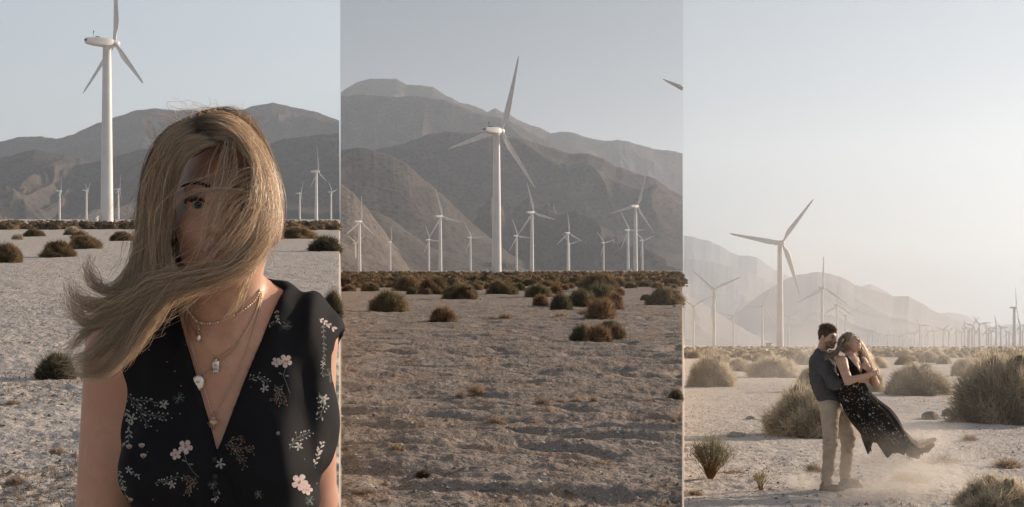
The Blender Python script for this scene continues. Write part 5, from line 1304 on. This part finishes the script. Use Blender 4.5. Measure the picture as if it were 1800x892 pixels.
def boot(par, a, d, name='boot', s=1.0):
    """desert boot with sole, heel and laces; a = ankle, d = direction of the toe (horizontal)"""
    d = Vector(d).normalized(); sd = d.cross(Vector((0, 0, 1))).normalized(); zg = a.z - .082 * s
    def f(p):
        A = a + Vector((0, 0, 0)); t = capC(p, A + Vector((0, 0, .02)), A - d * .012 - Vector((0, 0, .03)), .048 * s, .046 * s)
        t = smin(t, capC(p, a - d * .03 * s + Vector((0, 0, -.045 * s)), a + d * .12 * s + Vector((0, 0, -.052 * s)), .040 * s, .040 * s), .03)
        t = smin(t, capC(p, a + d * .12 * s + Vector((0, 0, -.055 * s)), a + d * .165 * s + Vector((0, 0, -.058 * s)), .042 * s, .030 * s), .02)
        t = np.maximum(t, zg + .010 - p[:, 2]); t = np.maximum(t, p[:, 2] - (a.z + .045)); return t - fold(p, .003, 2)
    lo_ = a - Vector((.26, .26, .11)); hi_ = a + Vector((.26, .26, .08))
    bo = kid(par, name, sdf_mesh(name, f, lo_, hi_, .006, [M_suede], 1))
    b = MB(); n = 20; ring = []
    for k in range(n):
        t = 2 * math.pi * k / n; ring.append(a + d * (.055 * s + .135 * s * math.cos(t)) + sd * (.047 * s * math.sin(t) * (1 - .1 * math.cos(2 * t))))
    r0 = [Vector((v.x, v.y, zg)) for v in ring]; r1 = [Vector((v.x, v.y, zg + .022)) for v in ring]; b.loft([r0, r1]); 
    so = kid(par, 'sole', autosmooth(b.build('sole', M_sole))); so.parent = bo; so.matrix_parent_inverse = Matrix.Identity(4)
    b = MB()
    for k in range(4):
        c = a + d * (.052 + .020 * k) * s + Vector((0, 0, .012 - .016 * k)); b.tube([c - sd * .02, c + Vector((0, 0, .006)), c + sd * .02], .0028, seg=5)
    la = kid(par, 'laces', b.build('laces', M_trs)); la.parent = bo; la.matrix_parent_inverse = Matrix.Identity(4)
    bo.matrix_parent_inverse = Matrix.Translation(par.location).inverted()
    for o in (so, la): o.parent = bo; o.matrix_parent_inverse = Matrix.Identity(4)
    return bo
g1 = float(ground(m_a1.x, m_a1.y)); g2 = float(ground(m_a2.x, m_a2.y))
boot(man, Vector((m_a1.x, m_a1.y, g1 + .080)), (1, -.35, 0)); boot(man, Vector((m_a2.x, m_a2.y, g2 + .080)), (1, -.12, 0))
# hair and beard as short strands grown on the head
def grow(par, name, cen, Rm, n, region, length, direction, col, seed, w=.0014, male=False, m=M_hair_m, spread=.5):
    rs = np.random.RandomState(seed); V_ = []; F_ = []; c_ = []; k = 0
    a = rs.rand(n * 3) * 6.283; z = rs.uniform(-1, 1, n * 3); r = np.sqrt(1 - z * z); dirs = np.stack([r * np.cos(a), r * np.sin(a), z], -1)
    P = dirs * .16
    for _ in range(24): P = P - dirs * head_sdf(P.astype(np.float32), male)[:, None] * .9
    ok = region(P)
    for p, dn in list(zip(P[ok], dirs[ok]))[:n]:
        dd = np.array(direction(p, dn)) + rs.randn(3) * spread * .4; dd = dd / np.linalg.norm(dd); L_ = length(p) * rs.uniform(.6, 1.2)
        s_ = np.cross(dd, rs.randn(3)); s_ /= np.linalg.norm(s_); q1 = p + dd * L_ * .55 + dn * L_ * .1; q2 = p + dd * L_ + np.array([0, 0, -.1]) * L_
        p = p - dn * .002
        V_ += [p - s_ * w, p + s_ * w, q1 + s_ * w * .8, q1 - s_ * w * .8, q2]; F_.append(([k, k + 1, k + 2, k + 3], [k + 3, k + 2, k + 4])); cc = np.array(col) * rs.uniform(.6, 1.4); c_ += [cc] * 5; k += 5
    V_ = np.array(V_) @ rot_to_np(Rm).T + np.array(cen)
    return kid(par, name, mesh_np(name, V_, [np.array([f[0] for f in F_]), np.array([f[1] for f in F_])], [m], False, colors=np.array(c_)))
def cap_part(par, cen, Rm, infl, cutc, cutr, col, male=False):
    Mn = rot_to_np(Rm)
    def f(p):
        q = (p - np.array(cen, np.float32)) @ Mn; d = ell_(q, (0, .022, .034), (.078 + infl, .096 + infl, .088 + infl)); d = smin(d, ell_(q, (0, .065, -.03), (.05, .045, .05)), .03)
        return smax(d - .004 * np.sin(q[:, 0] * 120) * np.sin(q[:, 2] * 90 + q[:, 1] * 60), -ell_(q, cutc, cutr), .01)
    return kid(par, 'hair_root', sdf_mesh('hair_root', f, cen - Vector((.16, .16, .16)), cen + Vector((.16, .16, .16)), .005, [col], 1))
M_root_m = mat('short brown hair mass', (.11, .075, .05), .8, noise=(50, (.06, .04, .028), 4)); M_root_b = mat('blond hair mass', (.34, .26, .17), .75, noise=(50, (.22, .16, .10), 4))
cap_part(man, mh_c, mR, .004, (0, -.115, -.045), (.085, .115, .098), M_root_m, True)
grow(man, 'hair', mh_c, mR, 2600, lambda P: (P[:, 2] > .030 + .30 * (-P[:, 1] - .02) * (P[:, 1] < 0)) & (P[:, 2] > -.02 - P[:, 1] * 1.2) | ((P[:, 1] > .05) & (P[:, 2] > -.04)), lambda p: .022 + .022 * (p[2] > .06), lambda p, d: d * .8 + np.array([0, .3 if p[1] > -.04 else -.1, .55]), (.15, .10, .065), 5, male=True)
grow(man, 'beard', mh_c, mR, 2600, lambda P: (P[:, 1] < -.0) & (P[:, 2] < -.035 - .25 * (P[:, 1] + .09)) & (P[:, 2] > -.118) & ~((np.abs(P[:, 0]) < .022) & (np.abs(P[:, 2] + .0705) < .008)) & ~((np.abs(P[:, 0]) < .03) & (P[:, 2] > -.052)), lambda p: .010, lambda p, d: d * .35 + np.array([0, -.1, -.8]), (.13, .08, .05), 6, male=True)
def face_bits(par, cen, Rm, browc, closed=False):
    def H(x, y, z): return cen + Rm @ Vector((x, y, z))
    for s in (-1, 1):
        if not closed:
            b = MB(); b.sphere(H(s * .0315, -.0745, -.0045), .0122, 0, 14, 10); b.sphere(H(s * .0305, -.0835, -.0045), (.0055, .0040, .0055), 1, 12, 6)
            kid(par, 'eye', b.build('eye', [M_eye_w, M_pupil]))
        b = MB(); b.tube([H(s * .014, -.0985, .019), H(s * .03, -.0965, .025), H(s * .050, -.079, .020)], [.0028, .0034, .0012], seg=6); kid(par, 'eyebrow', b.build('eyebrow', browc))
        b = MB(); b.tube([H(s * .0165, -.0905, -.002), H(s * .031, -.0900, .0035 if not closed else -.004), H(s * .047, -.080, -.001)], [.0012, .0020, .0016], seg=6); kid(par, 'eyelash', b.build('eyelash', M_brow))
    b = MB()     # smile: teeth between the lips
    xs = np.linspace(-.020, .020, 9)
    ringU = [H(x, -.0995 + 7 * x * x + .0, -.0675 + 9 * x * x) for x in xs]; ringD = [H(x, -.0995 + 7 * x * x, -.0745 + 12 * x * x) for x in xs]
    ringU2 = [v + Rm @ Vector((0, .006, 0)) for v in ringU]; ringD2 = [v + Rm @ Vector((0, .006, 0)) for v in ringD]
    b.loft([[a, b_, c_, d_] for a, b_, c_, d_ in zip(ringU, ringD, ringD2, ringU2)]); kid(par, 'teeth', b.build('teeth', mat('teeth', (.75, .70, .64), .3)))
    b = MB()
    b.tube([H(-.025, -.084, -.064), H(-.012, -.0965, -.0665), H(0, -.1000, -.0660), H(.012, -.0965, -.0665), H(.025, -.084, -.064)], [.0015, .003, .0033, .003, .0015], seg=6)
    b.tube([H(-.024, -.084, -.066), H(-.012, -.0955, -.0765), H(0, -.0990, -.0790), H(.012, -.0955, -.0765), H(.024, -.084, -.066)], [.0015, .0032, .0038, .0032, .0015], seg=6)
    kid(par, 'lips', b.build('lips', M_lip))
face_bits(man, mh_c, mR, M_brow)

# ---- woman in his arms
lady = empty('person', Vector((C(1500, 861).x, DB - .3, float(ground(C(1500, 861).x, DB - .3))))); tag(lady, 'laughing woman leaning back in the man arms with boots in the air', 'person')
lh_c = C(1487.5, 601.5, -.20); lR = (Euler((0, R(14), 0), 'XYZ').to_matrix() @ Euler((0, 0, R(38)), 'XYZ').to_matrix() @ Euler((R(-38), 0, 0), 'XYZ').to_matrix()); lRn = rot_to_np(lR)
l_sh_r, l_el_r, l_wr_r = C(1466, 632, -.34), C(1472, 664, -.47), C(1507, 653, -.52)
l_sh_l, l_el_l, l_wr_l = C(1508, 634, -.16), C(1526, 670, -.28), C(1514, 648, -.46)
l_h1, l_h2 = C(1490, 694, -.30), C(1500, 692, -.16); l_k1, l_k2 = C(1540, 742, -.36), C(1550, 738, -.18); l_a1, l_a2 = C(1588, 787, -.30), C(1598, 780, -.14)
lh1 = hand_prims(l_wr_r, (1, .1, .25), (0, 1, -.2), .88, .75, 1); lh2 = hand_prims(l_wr_l, (-.75, -.1, .5), (.2, 1, 0), .88, .75, -1)
def lady_trunk(p, e_=0.0):
    t = capC(p, C(1487, 640, -.24), C(1484, 662, -.24), .100 + e_, .092 + e_); t = smin(t, capC(p, C(1484, 662, -.24), C(1494, 694, -.23), .095 + e_, .125 + e_), .05)
    t = smin(t, capC(p, l_sh_r.lerp(l_sh_l, .12), l_sh_r.lerp(l_sh_l, .9), .048 + e_, .048 + e_), .05)
    for k in ((1489, 645, -.33), (1501, 644, -.27)): t = smin(t, ell_(p, tuple(C(*k)), (.058 + e_,) * 3), .03)
    return t
def lady_f(p):
    q = (p - np.array(lh_c, np.float32)) @ lRn; d = head_sdf(q)
    d = smin(d, capC(p, C(1484, 610, -.19), C(1487, 630, -.24), .049, .052), .025); t = lady_trunk(p)
    for a, b, c, hp in ((l_sh_r, l_el_r, l_wr_r, lh1), (l_sh_l, l_el_l, l_wr_l, lh2)):
        t = smin(t, capC(p, a, b, .060, .045), .035); t = smin(t, capC(p, b, c, .043, .026), .015)
        for x in hp: t = smin(t, capC(p, *x), .006)
    for h, k, a in ((l_h1, l_k1, l_a1), (l_h2, l_k2, l_a2)):
        t = smin(t, capC(p, h, k, .074, .056), .04); t = smin(t, capC(p, k, a, .056, .038), .02)
        dd = (a - k).normalized(); t = smin(t, capC(p, a, a + dd * .03 + Vector((.10, 0, .06)), .035, .025), .02)
    return smin(d, t, .02)
kid(lady, 'body', sdf_mesh('body', lady_f, C(1445, 830, -.75), C(1660, 570, .15), .0065, [M_skin2], 1))
def bod_f(p):
    d = lady_trunk(p, .011); z = p[:, 2]
    d = np.maximum(d, -(z - C(0, 676).z))
    ax = np.array(C(1502, 656, -.34)); vx = p[:, 0] - ax[0]; vz = z - ax[2]      # V neck
    d = smax(d, -np.maximum(np.maximum(-vz, np.abs(vx + vz * .42) - vz * .34 - .004), p[:, 1] - (DB - .20)), .004)
    for a, b in ((l_sh_r, l_el_r), (l_sh_l, l_el_l)):
        o = (a - b).normalized() * .02; s_ = -1 if a is l_sh_r else 1; d = smax(d, -capC(p, a + o + Vector((s_ * .035, 0, 0)), b + Vector((s_ * .03, 0, 0)), .062, .05), .004)
    d = smax(d, -capC(p, C(1484, 606, -.19), C(1486, 627, -.235), .058, .058), .004)
    return d - fold(p, .006)
kid(lady, 'bodice', sdf_mesh('bodice', bod_f, C(1450, 685, -.75), C(1530, 600, .1), .007, [M_dress2, M_white_p, M_orange_p], 1))
# flying skirt: a single wind blown sheet around the legs, uneven hem
Lp = [(1459, 664), (1461, 680), (1466, 698), (1474, 717), (1486, 737), (1500, 754), (1508, 768), (1517, 790)]
Rp = [(1506, 664), (1518, 683), (1534, 699), (1552, 712), (1567, 731), (1577, 752), (1588, 766), (1606, 777)]
Lc = catmull([(a, b, 0) for a, b in Lp], 60); Rc = catmull([(a, b, 0) for a, b in Rp], 60)
nS, nA = 60, 96; SV = np.zeros((nS, nA, 3)); rs = np.random.RandomState(3)
for i in range(nS):
    t = i / (nS - 1); a, b = C(Lc[i][0], Lc[i][1]), C(Rc[i][0], Rc[i][1]); mid_ = (a + b) / 2; hx = (b - a) / 2; wdt = hx.length; dp = (.160 + .09 * t)
    down = Vector((hx.z, 0, -hx.x)).normalized()
    for j in range(nA):
        th_ = 2 * math.pi * j / nA; rip = 1 + (.16 * t) * math.sin(9 * th_ + 2.2 * math.sin(3 * th_) + 2 * t) * .5 + .05 * t * math.sin(17 * th_ + 5 * t)
        v = mid_ + hx * math.cos(th_) * (1 + (rip - 1) * .35) + Vector((0, -1, 0)) * math.sin(th_) * dp * rip + Vector((0, -.235, 0))
        v += Vector((.012 * math.sin(9 * th_ + 12 * t), 0, .014 * math.sin(7 * th_ + 9 * t))) * t
        # hem: dips and lifts
        hem = .055 * math.sin(4 * th_ + .6) + .035 * math.sin(9 * th_ + 1.0) + .03 * math.cos(th_)
        v += down * hem * max(0, (t - .8) / .2)
        SV[i, j] = v
sv = SV.reshape(-1, 3); ix = np.arange(nS * nA).reshape(nS, nA); nx_ = np.roll(ix, -1, 1)
sq = np.stack([ix[:-1], ix[1:], nx_[1:], nx_[:-1]], -1).reshape(-1, 4)
bvh_sk = BVHTree.FromPolygons([Vector(v) for v in sv], sq.tolist())
pv, pf, pi = [], [], []; rq = random.Random(7)
def fleck(px, py, r, m):
    base = W(px, py, 1) - eye_v; d_ = base.normalized(); h = bvh_sk.ray_cast(eye_v + d_ * 10, d_)
    if h[0] is None or h[3] > 8: return
    n_ = h[1] if h[1].dot(d_) < 0 else -h[1]; a_ = n_.cross(Vector((0, 0, 1))).normalized(); b_ = n_.cross(a_); c_ = h[0] + n_ * .0025; k0 = len(pv); k = rq.choice([5, 5, 4]); a0 = rq.random() * 6
    pv.append(c_)
    for q_ in range(2 * k):
        rr_ = r * S * (1.0 if q_ % 2 == 0 else .6) * rq.uniform(.7, 1.2); t_ = a0 + q_ * math.pi / k; pv.append(c_ + a_ * rr_ * math.cos(t_) + b_ * rr_ * math.sin(t_))
    for q_ in range(2 * k): pf.append([k0, k0 + 1 + q_, k0 + 1 + (q_ + 1) % (2 * k)]); pi.append(m)
for x, y in ((1487, 704), (1491, 705), (1501, 679), (1505, 680), (1529, 729), (1508, 731), (1510, 732), (1562, 744), (1546, 754), (1511, 752), (1478, 683), (1515, 701), (1486, 676), (1537, 764), (1591, 766), (1570, 762)):
    fleck(x, y, 2.6, 1)
for i in range(330):
    t = rq.random(); w_ = rq.random(); k = int(t * 59); fleck(Lc[k][0] * (1 - w_) + Rc[k][0] * w_ + rq.gauss(0, 1), Lc[k][1] * (1 - w_) + Rc[k][1] * w_, rq.choice([.8, .8, 1.1, 1.5]), rq.choice([1, 1, 1, 2]))
av = np.concatenate([sv, np.array([list(v) for v in pv])]); pf = np.array(pf) + len(sv)
kid(lady, 'skirt', mesh_np('skirt', av, [sq, pf], [M_dress2, M_white_p, M_orange_p], True, mat_idx=[0] * len(sq) + pi))
# fringed suede boots
for k_, a in ((l_k1, l_a1), (l_k2, l_a2)):
    dd = (a - k_).normalized(); up_ = Vector((.55, 0, .84)).normalized()
    def f(p, a=a, dd=dd):
        t = capC(p, a - dd * .16, a + dd * .01, .062, .050); t = smin(t, capC(p, a + dd * .02, a + dd * .05 + Vector((.13, 0, .055)), .045, .034), .03); t = smin(t, capC(p, a + dd * .05 + Vector((.13, 0, .055)), a + dd * .05 + Vector((.195, 0, .095)), .034, .022), .02)
        t = smin(t, capC(p, a + dd * .02, a + dd * .085, .040, .030), .02); return t - fold(p, .005, 1.5)
    bo = kid(lady, 'boot', sdf_mesh('boot', f, a - Vector((.28, .14, .2)), a + Vector((.36, .14, .3)), .006, [M_suede], 1))
    b = MB(); rf = random.Random(2)
    for i in range(60):
        th_ = rf.random() * 6.28; pp = a - dd * rf.uniform(.0, .15) + Vector((0, math.cos(th_) * .055, 0)) + dd.cross(Vector((0, 1, 0))) * math.sin(th_) * .05
        q1 = pp + Vector((.02, rf.gauss(0, .01), -.06)) * rf.uniform(.8, 1.5); b.tube([pp, pp.lerp(q1, .5) + Vector((.01, 0, 0)), q1], [.004, .004, .002], seg=3)
    fr = kid(lady, 'fringe', b.build('fringe', M_suede)); fr.parent = bo; fr.matrix_parent_inverse = Matrix.Identity(4)
cap_part(lady, lh_c, lR, .006, (0, -.12, -.03), (.082, .12, .105), M_root_b)
face_bits(lady, lh_c, lR, M_brow, closed=True)
grow(lady, 'hair', lh_c, lR, 3600, lambda P: ((P[:, 2] > .045) | (P[:, 1] > -.005)) & (P[:, 2] > -.07), lambda p: .055, lambda p, d: d * .3 + np.array([d[0] * .1, .9, -.5]), (.50, .39, .26), 15, w=.0016, spread=.35)
# her hair: streams behind her back to the right, some over his shoulder
HV = []; HF = []; HCl = []; hn = 0; dL = DB - .1
strands([[(1488, 588, dL), (1499, 590, dL), (1511, 600, dL), (1520, 614, dL), (1529, 632, dL), (1537, 650, dL), (1543, 660, dL)],
         [(1486, 590, dL - .05), (1496, 594, dL), (1507, 608, dL), (1512, 622, dL), (1522, 640, dL), (1529, 654, dL)],
         [(1484, 592, dL + .05), (1497, 592, dL + .1), (1512, 604, dL + .1), (1525, 622, dL + .1), (1534, 640, dL + .1), (1541, 658, dL + .1)]],
        1700, 1.4, 3.6, wig=1.6, dsp=.06, w=.0013, clump=40, cut=(.6, 1.0), droot=.05, seg=14)
dN = DB - .33
strands([[(1484, 592, dN + .1), (1477, 600, dN + .05), (1475, 609, dN), (1470, 617, dN), (1462, 622, dN), (1454, 623, dN), (1450, 630, dN)],
         [(1483, 596, dN + .1), (1478, 604, dN), (1475, 614, dN), (1468, 624, dN), (1459, 629, dN), (1453, 633, dN)]],
        420, 1.0, 3.6, wig=1.6, dsp=.04, w=.0011, clump=26, cut=(.65, 1.0), dark=.3, droot=.05, seg=14)
kid(lady, 'hair', mesh_np('hair', np.concatenate(HV), np.concatenate(HF), [M_hair_d], True, colors=np.concatenate(HCl)))

# ------------------------------------------------------------------ dust kicked up from the sand
def dust(name, px, py, dx, dy, dz, dens, label, seed, dd=0.0):
    g = G(px, py); bm = bmesh.new(); bmesh.ops.create_icosphere(bm, subdivisions=3, radius=1)
    me = bpy.data.meshes.new(name); bm.to_mesh(me); bm.free(); o = link(name, me); o.location = g + Vector((0, dd, dz * .55)); o.scale = (dx, dy, dz)
    m = bpy.data.materials.new(name); m.use_nodes = True; t = m.node_tree; n = t.nodes; n.remove(n['Principled BSDF'])
    v = n.new('ShaderNodeVolumePrincipled'); v.inputs['Color'].default_value = (.95, .90, .83, 1); v.inputs['Anisotropy'].default_value = .3
    tc_ = n.new('ShaderNodeTexCoord'); ln = n.new('ShaderNodeVectorMath'); ln.operation = 'LENGTH'; t.links.new(tc_.outputs['Object'], ln.inputs[0])
    mr = n.new('ShaderNodeMapRange'); mr.interpolation_type = 'SMOOTHSTEP'; mr.inputs[1].default_value = 1; mr.inputs[2].default_value = .1; mr.inputs[3].default_value = 0; mr.inputs[4].default_value = 1; t.links.new(ln.outputs['Value'], mr.inputs[0])
    nz = n.new('ShaderNodeTexNoise'); nz.inputs['Scale'].default_value = 2.3; nz.inputs['Detail'].default_value = 4; mp = n.new('ShaderNodeMapping'); mp.inputs['Location'].default_value = (seed, seed, 0)
    t.links.new(tc_.outputs['Object'], mp.inputs[0]); t.links.new(mp.outputs[0], nz.inputs['Vector'])
    mr2 = n.new('ShaderNodeMapRange'); mr2.inputs[1].default_value = .38; mr2.inputs[2].default_value = .72; t.links.new(nz.outputs[0], mr2.inputs[0])
    a = n.new('ShaderNodeMath'); a.operation = 'MULTIPLY'; t.links.new(mr.outputs[0], a.inputs[0]); t.links.new(mr2.outputs[0], a.inputs[1])
    b_ = n.new('ShaderNodeMath'); b_.operation = 'MULTIPLY'; b_.inputs[1].default_value = dens; t.links.new(a.outputs[0], b_.inputs[0]); t.links.new(b_.outputs[0], v.inputs['Density'])
    t.links.new(v.outputs[0], n['Material Output'].inputs['Volume']); me.materials.append(m)
    return tag(o, label, 'dust', kind='stuff')
dust('dust_cloud', 1412, 858, .26, .3, .17, 9.0, 'small bright puff of dust left of the man boots', 1)
dust('dust_cloud', 1585, 862, 1.15, 1.0, .62, 2.6, 'wide swirl of dust under the woman raised boots', 4)
dust('dust_cloud', 1520, 872, .8, .6, .22, 3.0, 'low dust drifting over the man boots', 7, -.4)

veil = dust('flare_veil', 1500, 700, 8.5, 40, 6.5, .019, 'thin veil of dust blown over the plain behind the couple', 11)  # volume added to wash out contrast, imitating lens flare
_c = Vector((math.sin(R(14.3)) * 50, math.cos(R(14.3)) * 50, 0)); _c.z = _c.y * SLOPE_R + 1.2
veil.location = _c; veil.rotation_euler = (R(-3.1), 0, -R(14.3))
